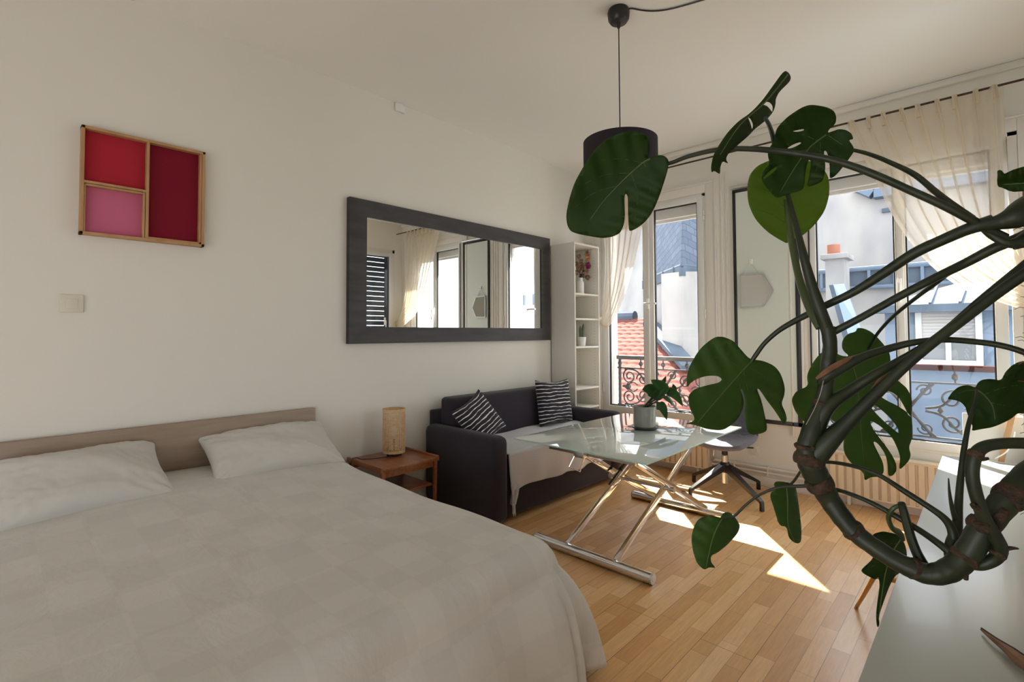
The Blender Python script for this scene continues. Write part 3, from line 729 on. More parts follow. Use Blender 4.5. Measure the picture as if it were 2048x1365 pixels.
# ------------------------------------------------------------------ sofa, throw, cushions
so = thing('sofa', (.42, 3.28, 0), 'two-seat charcoal fabric sofa under the long mirror', 'sofa')
SY0, SY1 = 2.44, 4.11
b = B(); box(b, (.06, SY0 + .13, .03), (.80, SY1 - .13, .36), .02, 3); obj('base', b, M['sofa'], so)
b = B(); box(b, (.22, SY0 + .135, .35), (.80, SY1 - .135, .485), .035, 4); obj('seat_cushion', b, M['sofa'], so)
b = B(); box(b, (.05, SY0 + .14, .46), (.27, SY1 - .14, .835), .035, 4)
for v in b.verts: v.co.x -= (v.co.z - .46) * .12 * (1 if v.co.x > .15 else 0)
obj('backrest', b, M['sofa'], so)
b = B(); box(b, (.012, SY0 + .06, .40), (.07, SY1 - .06, .735), .015, 3); obj('back_frame', b, M['sofa'], so)
for yy in (SY0, SY1 - .14):
    b = B(); box(b, (.015, yy, .02), (.85, yy + .14, .625), .055, 5)
    for v in b.verts:
        if v.co.z > .3: v.co.z += .012 * math.sin((v.co.x) / .85 * PI)
    obj('armrest', b, M['sofa'], so)

th = thing('throw_blanket', (.6, 3.25, .49), 'pale grey throw spread over the sofa seat and hanging down its front', 'blanket')
def thr(u, v):   # u along Y, v: across the seat then down
    y = 2.605 + u * 1.34
    r2 = .228 + .006 * math.sin(u * 9)
    if v < .6:
        s = v / .6; x = .275 + s * .525; z = .497 + .006 * math.sin(u * 13 + s * 4) + .004 * math.sin(s * 17 + u * 3)
        if s > .93: z -= (s - .93) * .22
        return Vector((x, y, z))
    s = (v - .6) / .4; x = .812 + .012 * math.sin(u * 31 + s) * s + .016 * s; z = .482 - s * (.482 - r2 + .006 * math.sin(u * 23))
    return Vector((x, y, z))
b = B(); grid(b, thr, 90, 50); o = obj('cloth', b, M['throw'], th, ang=180); solid(o, .006)
b = B(); grid(b, lambda u, v: Vector((.835 + .018 * math.sin(u * 7 + v * 2), 2.60 + u * (.085 - .05 * v), .27 - v * .14)), 10, 10); o = obj('hanging_corner', b, M['throw'], th, ang=180); solid(o, .008)
b = B()
for k in range(6): 
    yy = 2.602 + k * .006; tube(b, [(.848, yy, .14), (.852 + .004 * math.sin(k), yy, .11), (.85, yy + .002, .07 - .012 * (k % 3))], .0022, 5)
obj('fringe', b, M['throw'], th)

def pillow_bm(L, Wd, T, n=22, pinch=.10, seedv=0, lump=.0):
    b = bmesh.new(); rn = random.Random(seedv); ph = [rn.uniform(0, 6) for _ in range(8)]
    uvl = b.loops.layers.uv.verify()
    def P(s, t, sg):
        q = (max(0, 1 - abs(s) ** 3.2) ** .46) * (max(0, 1 - abs(t) ** 3.2) ** .46)
        x = s * L / 2 * (1 - pinch * (1 - t * t) * s * s); y = t * Wd / 2 * (1 - pinch * 1.3 * (1 - s * s) * t * t)
        z = sg * T / 2 * q * (1 + lump * (math.sin(s * 4 + ph[0]) * .5 + math.sin(t * 5 + s * 3 + ph[1]) * .5))
        if lump > 0:
            k = min(1, q * 2); cr_ = (abs(s) * abs(t)) ** 1.5
            z += sg * k * (.010 * noise.noise(Vector((s * 3.2, t * 2.4, seedv * 3.1))) + .0055 * noise.noise(Vector((s * 11 + t * 3, t * 7, seedv * 1.7))) + .010 * cr_ * math.sin((abs(s) - abs(t)) * 22 + ph[2]))
        return Vector((x, y, z))
    for sg in (1, -1):
        V = {}
        for i in range(n + 1):
            for j in range(n + 1):
                s = math.sin((i / n * 2 - 1) * PI / 2); t = math.sin((j / n * 2 - 1) * PI / 2)
                V[i, j] = (b.verts.new(P(s, t, sg)), s * L / 2, t * Wd / 2)
        for i in range(n):
            for j in range(n):
                ids = [(i, j), (i + 1, j), (i + 1, j + 1), (i, j + 1)]
                if sg < 0: ids = ids[::-1]
                f = b.faces.new([V[k][0] for k in ids])
                for lp, k in zip(f.loops, ids): lp[uvl].uv = (V[k][1], V[k][2])
    bmesh.ops.remove_doubles(b, verts=b.verts, dist=1e-5)
    return b
def frame_mtx(xa, ya, c):
    xa = Vector(xa).normalized(); za = xa.cross(Vector(ya)).normalized(); ya = za.cross(xa)
    m = Matrix((xa, ya, za)).transposed().to_4x4(); m.translation = Vector(c); return m
# left cushion: turned on edge, leaning on arm and back
b = pillow_bm(.40, .38, .13, seedv=1)
pL = [on(898, 818, 0, .42), on(960, 788, 0, .36), on(1000, 866, 0, .44)]
b.transform(frame_mtx(Vector((-.10, .42, .16)), Vector((-.22, -.14, .40)), (.385, 2.715, .672)))
tag(obj('cushion', b, M['cushion'], base=(.4, 2.7, .52)), 'black cushion with white stripes tilted beside the left armrest of the sofa', 'cushion', 'striped sofa cushions')
b = pillow_bm(.46, .43, .14, seedv=2)
b.transform(frame_mtx(Vector((.06, 1, -.03)), Vector((-.17, .02, 1)), (.325, 3.735, .700)))
tag(obj('cushion', b, M['cushion'], base=(.4, 3.75, .52)), 'black cushion with white stripes standing upright at the right end of the sofa', 'cushion', 'striped sofa cushions')

# ------------------------------------------------------------------ bed
bd = thing('bed', (1.05, .72, 0), 'double bed with a low grey oak headboard against the left wall', 'bed')
b = B(); box(b, (.005, -.30, .25), (.05, 1.532, .860), .002); obj('headboard', b, M['headboard'], bd)
b = B(); box(b, (.06, -.08, .12), (2.02, 1.50, .28), .01); obj('bed_base', b, M['headboard'], bd)
b = B(); box(b, (.07, -.10, .28), (2.03, 1.52, .485), .05, 4); obj('mattress', b, M['pillow'], bd)
for x in (.15, 1.9):
    for y in (0, 1.42):
        b = B(); tube(b, [(x, y, 0), (x, y, .12)], .022, 12); obj('leg', b, M['black_plastic'], bd)

def spread():
    b = B(); uvl = b.loops.layers.uv.verify()
    x0, x1, y0, y1 = .075, 1.965, -.10, 1.52; drop = .50; rad = .11
    us = [x0 + (x1 - x0) * i / 60 for i in range(61)] + [x1 + drop * 1.15 * i / 26 for i in range(1, 27)]
    vs_ = [y0 - drop + drop * i / 16 for i in range(16)] + [y0 + (y1 - y0) * i / 54 for i in range(55)] + [y1 + drop * 1.1 * i / 26 for i in range(1, 27)]
    def pos(u, v):
        dx = max(0, u - x1); dy = max(0, v - y1) if v > y1 else min(0, v - y0)
        cx_, cy_ = min(u, x1), min(max(v, y0), y1)
        d = max(dx, abs(dy))
        top = .525 + .012 * math.sin(u * 2.1 + .5) * math.sin(v * 2.7) + .004 * math.sin(u * 9 + v * 4)
        # gentle crown
        top += .02 * math.sin(max(0, min(1, (cy_ - y0) / (y1 - y0))) * PI) * math.sin(max(0, min(1, (cx_ - x0) / (x1 - x0))) * PI)
        top += .085 * math.exp(-max(0, cx_ - .1) / .62) - .008
        if d <= 0:
            return Vector((u, v, top))
        th_ = math.atan2(abs(dy), dx)
        nx, ny = math.cos(th_), math.sin(th_) * (1 if dy >= 0 else -1)
        arc = rad * PI / 2
        if d < arc:
            a = d / rad; out = rad * math.sin(a); dn = rad * (1 - math.cos(a))
        else:
            e = d - arc; c2_ = math.sin(2 * th_) if dx > 0 and abs(dy) > 0 else 0; out = rad + (.125 + .05 * c2_) * (1 - math.exp(-e / .18)); dn = rad + e * .93
        cr = math.sin(2 * th_) if dx > 0 and abs(dy) > 0 else 0
        k = max(0, d - .06)
        out += k * (.09 * cr * math.sin(th_ * 11 + .2) + .04 * math.sin(u * 19 + 1) * (1 if abs(dy) > 0 and dx == 0 else 0) + .05 * math.sin(v * 13 + .6) * (1 if dx > 0 and dy == 0 else 0))
        z = top - dn
        return Vector((cx_ + nx * out, cy_ + ny * out, max(.035, z)))
    V = [[b.verts.new(pos(u, v)) for v in vs_] for u in us]
    for i in range(len(us) - 1):
        for j in range(len(vs_) - 1):
            f = b.faces.new([V[i][j], V[i + 1][j], V[i + 1][j + 1], V[i][j + 1]])
            for lp, (a, c) in zip(f.loops, ((i, j), (i + 1, j), (i + 1, j + 1), (i, j + 1))): lp[uvl].uv = (us[a], vs_[c])
    return b
o = obj('bedspread', spread(), M['sheet'], base=(1.0, .7, .5), ang=180)
tag(o, 'beige grey woven bedspread draped over the double bed', 'bedspread'); solid(o, .006, -1)

b = pillow_bm(.73, .40, .20, seedv=3, pinch=.07, lump=.12, n=64)
b.transform(frame_mtx(Vector((.02, 1, .0)), Vector((-.27, 0, .16)), (.215, 1.205, .655)))
tag(obj('pillow', b, M['pillow'], base=(.23, 1.24, .55), ang=180), 'pale linen pillow leaning on the headboard, the one nearer the bedside table', 'pillow', 'bed pillows')
b = pillow_bm(.67, .44, .22, seedv=4, pinch=.07, lump=.16, n=64)
b.transform(frame_mtx(Vector((-.05, 1, .01)), Vector((-.30, 0, .15)), (.245, .32, .660)))
tag(obj('pillow', b, M['pillow'], base=(.25, .34, .55), ang=180), 'pale linen pillow cut off by the left edge of the photo, lower on the bed', 'pillow', 'bed pillows')

# ------------------------------------------------------------------ bedside table and lamp
ns_ = thing('bedside_table', (.3, 2.03, 0), 'small teak bedside table with raised edges between the bed and the sofa', 'table')
NX0, NX1, NY0, NY1 = .02, .462, 1.775, 2.25
b = B(); box(b, (NX0, NY0 + .01, .450), (NX1, NY1 - .01, .470), .002); obj('tabletop', b, M['teak'], ns_)
for yy in (NY0, NY1 - .016):
    b = B(); box(b, (NX0, yy, .448), (NX1 + .004, yy + .016, .484), .004); obj('raised_edge', b, M['teak'], ns_)
for x in (NX0 + .012, NX1 - .03):
    for y in (NY0 + .012, NY1 - .036):
        b = B(); cx_ = x; vv = box(b, (x, y, 0), (x + .026, y + .024, .45))
        for v in b.verts:
            if v.co.z < .01: v.co.x = x + .013 + (v.co.x - x - .013) * .6; v.co.y = y + .012 + (v.co.y - y - .012) * .6
        obj('leg', b, M['teak'], ns_, smooth=False)
b = B(); box(b, (NX0 + .03, NY0 + .03, .27), (NX1 - .04, NY1 - .03, .285), .002); obj('lower_shelf', b, M['teak'], ns_)
for x in (NX0 + .02, NX1 - .035):
    b = B(); box(b, (x, NY0 + .02, .405), (x + .015, NY1 - .02, .45), .002); obj('apron', b, M['teak'], ns_)

lc = on(788, 905, 2, .49); lx, ly = lc.x, lc.y
lp = thing('table_lamp', (lx, ly, .47), 'small cane cylinder lamp standing on the teak bedside table', 'lamp')
b = B(); rS = .078; zb, zt = .500, .800
n = 38
for k in range(n):
    a = 2 * PI * k / n; c = Vector((lx + rS * math.cos(a), ly + rS * math.sin(a), 0)); tdir = Vector((-math.sin(a), math.cos(a), 0)); nd = Vector((math.cos(a), math.sin(a), 0))
    for (wd) in (.0052,):
        p = [c + tdir * s * wd / 2 + nd * e for s in (-1, 1) for e in (0, .002)]
        lo_ = [b.verts.new((q.x, q.y, zb)) for q in p]; hi_ = [b.verts.new((q.x, q.y, zt)) for q in p]
        b.faces.new([lo_[0], lo_[2], hi_[2], hi_[0]]); b.faces.new([lo_[1], hi_[1], hi_[3], lo_[3]]); b.faces.new([lo_[0], hi_[0], hi_[1], lo_[1]]); b.faces.new([lo_[2], lo_[3], hi_[3], hi_[2]])
nr = 26
for k in range(nr + 1):
    z = zb + (zt - zb) * k / nr; h = .0022 if 0 < k < nr else .008
    lathe(b, [(rS - .002, z - h), (rS + .003, z - h), (rS + .003, z + h), (rS - .002, z + h), (rS - .002, z - h)], (lx, ly, 0), n)
obj('lamp_shade', b, M['rattan'], lp, smooth=False)
b = B(); lathe(b, [(0, 0), (.05, 0), (.05, .006), (.012, .01), (.010, .03), (.010, .12), (0, .12)], (lx, ly, .470), 20); obj('base', b, M['black_plastic'], lp)
b = B(); lathe(b, [(.0, 0), (.012, 0), (.03, .035), (.032, .06), (.018, .085), (0, .09)], (lx, ly, .60), 16); obj('bulb', b, M['white_pot'], lp)
b = B()
for k in range(3):
    a = 2 * PI * k / 3 + .5; tube(b, [(lx, ly, .56), (lx + rS * math.cos(a), ly + rS * math.sin(a), .515)], .002, 5); tube(b, [(lx + .7 * rS * math.cos(a), ly + .7 * rS * math.sin(a), .473), (lx + .7 * rS * math.cos(a), ly + .7 * rS * math.sin(a), .53)], .007, 6)
objs('foot', b, M['black_plastic'], lp)
b = B(); tube(b, cat_rom([(lx + .02, ly, .476), (lx + .03, ly - .05, .475), (lx + .01, ly - .14, .474), (lx - .02, ly - .24, .480), (lx - .04, ly - .285, .494), (lx - .05, ly - .315, .45), (.03, ly - .32, .1)], 6), .003, 6); obj('cord', b, M['black_plastic'], lp)

# ------------------------------------------------------------------ pendant lamp
px_, py_ = 1.865, 2.42
pl = thing('pendant_lamp', (px_, py_, H), 'black drum pendant lamp hanging from the ceiling by a thin cord', 'lamp')
b = B(); lathe(b, [(0, 0), (.056, 0), (.062, -.02), (.058, -.055), (.046, -.072), (.012, -.078), (.007, -.105), (0, -.105)], (px_, py_, H), 32); obj('ceiling_rose', b, M['black_plastic'], pl)
b = B(); tube(b, [(px_, py_, H - .10), (px_ + .001, py_, 2.30)], .0032, 6); obj('cord', b, M['black_plastic'], pl)
b = B(); r = .203; lathe(b, [(r, 2.195), (r, 2.42), (r - .004, 2.42), (r - .004, 2.195), (r, 2.195)], (px_, py_, 0), 64); obj('lamp_shade', b, M['black_fabric'], pl, ang=60)
b = B()
for k in range(3):
    a = 2 * PI * k / 3; tube(b, [(px_, py_, 2.39), (px_ + (r - .004) * math.cos(a), py_ + (r - .004) * math.sin(a), 2.40)], .002, 5)
lathe(b, [(0, 0), (.02, 0), (.02, .06), (0, .06)], (px_, py_, 2.33), 14)
obj('shade_carrier', b, M['black_plastic'], pl)
b = B(); lathe(b, [(0, 0), (.02, .005), (.03, .035), (.018, .075), (.013, .09), (0, .09)], (px_, py_, 2.245), 16); obj('bulb', b, M['white_pot'], pl)
cc = [on(x, y, 2, H - .006) for x, y in ((1252, 22), (1262, 17), (1280, 20), (1300, 22), (1322, 21), (1345, 17), (1375, 9), (1412, -2), (1440, -10))]
b = B(); tube(b, cat_rom([(px_ + .03, py_ + .02, H - .06), *[tuple(c) for c in cc]], 5), .0042, 6); obj('ceiling_cord', b, M['black_plastic'], pl)

# ------------------------------------------------------------------ glass table
tb = thing('glass_table', (1.5, 3.15, 0), 'frosted glass table on crossed chrome legs in front of the sofa', 'table')
TX0, TX1, TY0, TY1, TZ = 1.00, 1.985, 2.46, 3.88, .65
def table_glass():
    m, n, b = newmat('back_painted_glass')
    b.inputs['Base Color'].default_value = (0.60, 0.68, 0.65, 1); b.inputs['Roughness'].default_value = 0.02
    b.inputs['Specular IOR Level'].default_value = 1.0; b.inputs['IOR'].default_value = 1.6; b.inputs['Coat Weight'].default_value = 0.6; b.inputs['Coat Roughness'].default_value = 0.01
    return m
M['tglass'] = table_glass()
M['tedge'] = mat('green_glass_edge', (0.42, 0.62, 0.55), rough=0.15)
b = B(); box(b, (TX0, TY0, TZ - .010), (TX1, TY1, TZ), .0015)
for f in b.faces:
    f.normal_update()
    if abs(f.normal.z) < .5: f.material_index = 1
obj('glass_top', b, [M['tglass'], M['tedge']], tb)
b = B()
for yy in (2.60, 3.66):
    box(b, (1.19, yy, .582), (1.83, yy + .04, .636), .003)
for xx in (1.30, 1.64):
    box(b, (xx, 2.60, .600), (xx + .035, 3.70, .638), .003)
obj('top_frame', b, M['steel'], tb)
for yy in (2.49, 3.69):
    b = B(); x0_, x1_ = (1.175, 1.985) if yy < 3 else (1.19, 1.99)
    tube(b, [(x0_, yy, .030), (x1_, yy, .030)], .030, 24); ft = obj('foot_tube', b, M['chrome'], tb)
    b = B()
    for e, s in ((x0_, -1), (x1_, 1)):
        tube(b, [(e, yy, .030), (e + s * .012, yy, .030)], [.031, .029], 24); tube(b, [(e + s * .010, yy, .030), (e + s * .014, yy, .030)], .012, 12)
    objs('end_cap', b, M['steel'], ft)
ya, yb_ = Vector((0, 2.49, .05)), Vector((0, 3.66, .60)); yc, yd = Vector((0, 3.69, .05)), Vector((0, 2.64, .60))
for xx in (1.42, 1.76):
    b = B(); beam(b, (xx, ya.y, ya.z), (xx, yb_.y, yb_.z), .022, .042, bev=.003); obj('leg', b, M['chrome'], tb)
for xx in (1.395, 1.785):
    b = B(); beam(b, (xx, yc.y, yc.z), (xx, yd.y, yd.z), .022, .042, bev=.003); obj('leg', b, M['chrome'], tb)
b = B(); tube(b, [(1.36, 3.09, .335), (1.82, 3.09, .335)], .011, 12)
obj('pivot_bar', b, M['steel'], tb)
b = B(); tube(b, [(1.81, 3.09, .335), (1.835, 3.09, .335)], .02, 16); tube(b, [(1.37, 3.09, .335), (1.345, 3.09, .335)], .02, 16); objs('pivot_knob', b, M['steel'], tb)
b = B(); tube(b, [(1.45, 3.06, .40), (1.45, 3.50, .59)], .014, 12); tube(b, [(1.45, 2.92, .33), (1.45, 3.06, .40)], .008, 10); obj('gas_spring', b, M['black_plastic'], tb)
b = B(); box(b, (1.425, 2.555, .575), (1.50, 2.60, .625), .004); obj('latch', b, M['steel'], tb)
b = B(); tube(b, [(1.43, 2.56, .585), (1.41, 2.53, .515), (1.50, 2.52, .505), (1.505, 2.555, .585)], .0045, 8); obj('release_handle', b, M['chrome'], tb)

# potted plant on the table
ppt = on(1290, 858, 2, TZ); cx_, cy_ = ppt.x, ppt.y
gp = thing('potted_plant', (cx_, cy_, TZ), 'green houseplant with long drooping leaves in a grey pot on the glass table', 'plant')
b = B(); lathe(b, [(0, 0), (.066, 0), (.095, .008), (.104, .02), (.098, .022), (.062, .012), (0, .012)], (cx_, cy_, TZ), 40); obj('saucer', b, M['saucer'], gp)
b = B(); lathe(b, [(0, .012), (.070, .012), (.077, .02), (.079, .15), (.082, .165), (.077, .167), (.073, .15), (0, .145)], (cx_, cy_, TZ), 40); obj('pot', b, M['pot'], gp)
b = B(); lathe(b, [(.074, .1), (.073, .148), (0, .152)], (cx_, cy_, TZ), 24); obj('soil', b, M['soil'], gp)
zc = (ppt - CAM).dot(F)
def strapleaf(name, base, tip_px, mid_px, width, z0, z1, parent, m, stemw=.004):
    """leaf from base point to a tip, width in metres, midrib through mid_px"""
    pts = cat_rom([tuple(at(*mid_px[0], z0)), tuple(at(*mid_px[1], (z0 + z1) / 2)), tuple(at(*tip_px, z1))], 8)
    pts = [Vector(p) for p in pts]; n = len(pts); b = B()
    view = (pts[n // 2] - CAM).normalized(); rows = []
    for i, p in enumerate(pts):
        t = i / (n - 1); d = (pts[min(i + 1, n - 1)] - pts[max(i - 1, 0)]).normalized()
        s = d.cross(view).normalized(); ww = width / 2 * (math.sin(min(1, t * 1.15 + .06) ** .75 * PI) ** .8 if t < .98 else .0)
        rows.append([b.verts.new(p + s * ww * k + view * (abs(k) * ww * -.35)) for k in (-1, -.5, 0, .5, 1)])
    for a, c in zip(rows, rows[1:]):
        for k in range(4): b.faces.new([a[k], a[k + 1], c[k + 1], c[k]])
    bmesh.ops.remove_doubles(b, verts=b.verts, dist=1e-5)
    o = obj(name, b, m, parent, ang=180); solid(o, .0008)
    b = B(); tube(b, cat_rom([tuple(base), tuple((base + pts[0]) / 2 + Vector((0, 0, .01))), tuple(pts[0])], 5), stemw, 6)
    obj('leaf_stalk', b, M['stem'], gp)
bp_ = Vector((cx_, cy_, TZ + .15))
for (a, mid, tip, wd, dz) in (((1314, 788), (1297, 779), (1279, 782), .095, .0), ((1334, 783), (1316, 769), (1296, 757), .085, -.03), ((1322, 772), (1328, 762), (1334, 748), .035, .03),
                              ((1331, 779), (1322, 790), (1311, 805), .045, -.06), ((1334, 780), (1353, 793), (1371, 823), .07, .05), ((1319, 805), (1328, 822), (1336, 849), .062, -.07),
                              ((1326, 792), (1338, 802), (1347, 814), .03, .09), ((1312, 800), (1318, 786), (1338, 772), .075, -.01), ((1340, 790), (1348, 778), (1344, 764), .05, .04)):
    strapleaf('leaf', bp_ + Vector((random.uniform(-.02, .02), random.uniform(-.02, .02), 0)), tip, (a, mid), wd, zc + dz * .5, zc + dz, gp, M['gplant'])

# ------------------------------------------------------------------ office chair
ch = thing('office_chair', (1.71, 4.27, 0), 'blue grey upholstered shell chair on a black four-star base by the window', 'chair', rz=math.radians(10))
def shell(u, v):
    # v: 0 front edge of the seat .. 1 top of the back ; u across
    s = u * 2 - 1
    if v < .5:
        q = v / .5; yy = -.22 + q * .40; zz = .455 - .015 * math.sin(q * PI) - .03 * (1 - q) ** 4; hw = .235 * (1 - .35 * (1 - q) ** 3) ; cur = .05
        return Vector((s * hw, yy, zz + cur * s * s * (0.4 + q * .8)))
    q = (v - .5) / .5; a = q * PI / 2 * .9
    yy = .18 + .10 * math.sin(min(1, q * 2.2) * PI / 2) + .05 * q; zz = .455 + .10 * (1 - math.cos(min(1, q * 2.2) * PI / 2)) + .32 * max(0, q - .2) / .8
    hw = .235 - .05 * q - .10 * max(0, (q - .75) / .25) ** 2.5
    return Vector((s * hw, yy - .09 * s * s * (1 - .3 * q), zz + .06 * s * s * max(0, 1 - q * 2)))
b = B(); grid(b, lambda u, v: shell(u, v * .5), 24, 16); o = obj('seat', b, M['chairfab'], ch, local=True, ang=180); solid(o, .035, 0)
b = B(); grid(b, lambda u, v: shell(u, .5 + v * .5), 24, 20); o = obj('backrest', b, M['chairfab'], ch, local=True, ang=180); solid(o, .028, 0)
b = B(); lathe(b, [(0, .30), (.024, .30), (.024, .40), (.06, .405), (.10, .425), (0, .43)], (0, 0, 0), 24); obj('seat_mount', b, M['black_plastic'], ch, local=True)
b = B(); lathe(b, [(0, .10), (.026, .10), (.028, .33), (.02, .34), (.02, .41), (0, .41)], (0, 0, 0), 20); obj('column', b, M['steel'], ch, local=True)
for tx, ty in ((1.532, 3.994), (2.059, 4.06), (1.366, 4.441), (1.864, 4.604)):
    dv = Vector((tx - 1.71, ty - 4.27, 0)); dv.rotate(Quaternion((0, 0, 1), -math.radians(10))); d = dv.normalized(); L = dv.length
    b = B(); P0 = Vector((0, 0, .235)) + d * .02; P1 = d * (L - .012) + Vector((0, 0, .075)); P2 = d * L + Vector((0, 0, .003))
    n = 8; side = d.cross(Vector((0, 0, 1)))
    prev = None
    ringpts = [(P0, .028, .055), (P0.lerp(P1, .5), .022, .036), (P1, .016, .024), (P1 + d * .012 + Vector((0, 0, -.012)), .014, .024), (P2, .012, .024)]
    rows = []
    for i, (p, hw, hh) in enumerate(ringpts):
        if i < 3: upv = Vector((0, 0, 1)) * hh / 2
        elif i == 3: upv = (Vector((0, 0, 1)) + d).normalized() * hh / 2
        else: upv = d * hh / 2
        rows.append([b.verts.new(p + side * hw * a + upv * c) for a, c in ((-1, -1), (1, -1), (1, 1), (-1, 1))])
    for a, c in zip(rows, rows[1:]):
        for k in range(4): b.faces.new([a[k], a[(k + 1) % 4], c[(k + 1) % 4], c[k]])
    b.faces.new(rows[0][::-1]); b.faces.new(rows[-1])
    o = obj('leg', b, M['black_plastic'], ch, local=True, ang=50)
b = B(); lathe(b, [(0, .19), (.034, .19), (.040, .21), (.040, .26), (.030, .275), (0, .275)], (0, 0, 0), 20); obj('hub', b, M['black_plastic'], ch, local=True)
b = B(); tube(b, [(.05, .02, .415), (.17, .06, .40), (.21, .07, .40)], .006, 8); obj('lift_lever', b, M['black_plastic'], ch, local=True)

# ------------------------------------------------------------------ long low cabinet on the right
cb = thing('long_cabinet', (3.5, 2.7, 0), 'long low grey green cabinet running towards the right-hand window', 'cabinet')
CX0, CX1, CY0, CY1, CZ = 3.085, 3.62, .95, 4.45, .52
b = B(); box(b, (CX0, CY0, CZ - .022), (CX1, CY1, CZ), .002); obj('top', b, M['cabinet'], cb)
b = B(); box(b, (CX0 + .10, CY0 + .02, .12), (CX1, CY1 - .02, CZ - .022), .002); obj('carcass', b, M['cabinet_side'], cb)
b = B(); box(b, (CX0 + .004, CY1 - .005, CZ - .02), (CX1, CY1 + .008, CZ + .003), .001); obj('back_edge', b, M['cabinet_side'], cb)
for k in range(4):
    ya_ = CY0 + .03 + k * .87; b = B(); box(b, (CX0 + .083, ya_, .14), (CX0 + .10, ya_ + .85, CZ - .03), .002); d_ = obj('door', b, M['cabinet_side'], cb)
    b = B(); lathe(b, [(0, 0), (.008, 0), (.008, .014), (.013, .02), (0, .024)], (0, 0, 0), 12); b.transform(Matrix.Translation((CX0 + .083, ya_ + (.80 if k % 2 == 0 else .05), .38)) @ Matrix.Rotation(-PI / 2, 4, 'Y')); obj('knob', b, M['brass'], d_)
ft_ = on(1712, 1217, 2, 0); k1 = on(1745, 1110, 0, ft_.x + .08)
b = B(); tube(b, [tuple(ft_), (ft_.x + .10, ft_.y - .15, .24), (CX0 + .12, ft_.y - .26, .30)], [.008, .012, .014], 12); obj('leg', b, M['brass'], cb, label='brass leg splayed out onto the floor')
for yy in (1.1, 4.3):
    b = B(); tube(b, [(CX1 - .1, yy, 0), (CX1 - .1, yy, .13)], [.010, .014], 10); obj('leg', b, M['brass'], cb)
    b = B(); tube(b, [(CX0 + .12, yy, 0), (CX0 + .15, yy, .13)], [.010, .014], 10); obj('leg', b, M['brass'], cb)

bo = thing('white_board', (3.4, 4.55, 0), 'pale grey board with a wooden strut leaning behind the far end of the cabinet', 'board')
b = B(); mtx = Matrix.Rotation(math.radians(-4), 3, 'X'); box(b, (3.185, 4.53, .02), (3.62, 4.55, .80), .003); b.transform(Matrix.Translation((0, 4.54, 0)) @ Matrix.Rotation(math.radians(-5), 4, 'X') @ Matrix.Translation((0, -4.54, 0))); obj('board_panel', b, M['cabinet_side'], bo)
b = B(); beam(b, (3.365, 4.515, .50), (3.435, 4.56, .86), .03, .012, up=Vector((0, 1, 0))); obj('strut', b, M['oak'], bo)
b = B(); box(b, (3.475, 4.49, .45), (3.56, 4.52, .87), .003); obj('side_post', b, M['pot'], bo)
b = B(); tube(b, cat_rom([tuple(on(x, y, 1, 4.47)) for x, y in ((2030, 865), (2025, 885), (2012, 905), (1990, 918))], 5), .004, 6); obj('cable', b, M['white_metal'], bo)

tw = thing('dried_leaf_sheath', tuple(on(2010, 1300, 2, .522)), 'dry brown curled leaf sheath lying on the cabinet top', 'dried leaf')
pts = [on(x, y, 2, z) for x, y, z in ((1963, 1260, .530), (1985, 1278, .535), (2005, 1293, .535), (2022, 1306, .540), (2040, 1322, .54), (2060, 1336, .54))]
b = B(); tube(b, cat_rom([tuple(p) for p in pts], 4), [.003 + .012 * min(1, i / 16) for i in range(21)], 8); obj('sheath', b, M['sheath'], tw)
b = B(); tube(b, cat_rom([tuple(p + Vector((.012 * i / 5, .012 * i / 5, .004))) for i, p in enumerate(pts)], 4), [.002 + .006 * min(1, i / 16) for i in range(21)], 8); obj('curled_edge', b, M['bark'], tw)

# ------------------------------------------------------------------ monstera
pole = at(2108, 700, .83)
mo = thing('monstera', (pole.x, pole.y, CZ), 'large monstera with thick looping stems and split leaves spreading in front of the windows', 'plant')
b = B(); lathe(b, [(0, 0), (.075, 0), (.095, .13), (.10, .14), (.092, .14), (.088, .12), (0, .115)], (pole.x, pole.y, CZ), 40); obj('pot', b, M['terracotta'], mo)
b = B(); lathe(b, [(.08, .10), (.089, .122), (0, .126)], (pole.x, pole.y, CZ), 24); obj('soil', b, M['soil'], mo)
b = B(); zt_ = at(2108, 345, .83).z; tube(b, [(pole.x, pole.y, CZ + .1), (pole.x, pole.y, zt_)], .030, 20); obj('moss_pole', b, M['coir'], mo)
b = B(); rn = random.Random(2)
for k in range(130):
    a = rn.uniform(0, 2 * PI); z = rn.uniform(CZ + .5, zt_ + .004); p = Vector((pole.x + .029 * math.cos(a), pole.y + .029 * math.sin(a), z)); d = Vector((math.cos(a), math.sin(a), rn.uniform(-.6, .9))) * rn.uniform(.006, .018)
    tube(b, [p, p + d * .6 + Vector((0, 0, .003)), p + d], .0005, 4)
o = obj('coir_fibres', b, M['coir'], mo); o['kind'] = 'stuff'

def pxtube(name, P, m, seg=12, n=6, wob=.0, parent=None, label=None):
    """P: (x, y, distance, width) along the stem"""
    Q = cat_rom(P, n); pts = [at(q[0], q[1], q[2]) for q in Q]
    rad = [max(.0006, q[3] / 2 * q[2] / FPX * (1 + wob * math.sin(i * 1.7) * .5)) for i, q in enumerate(Q)]
    b = B(); tube(b, pts, rad, seg); return obj(name, b, m, parent or mo, label=label)
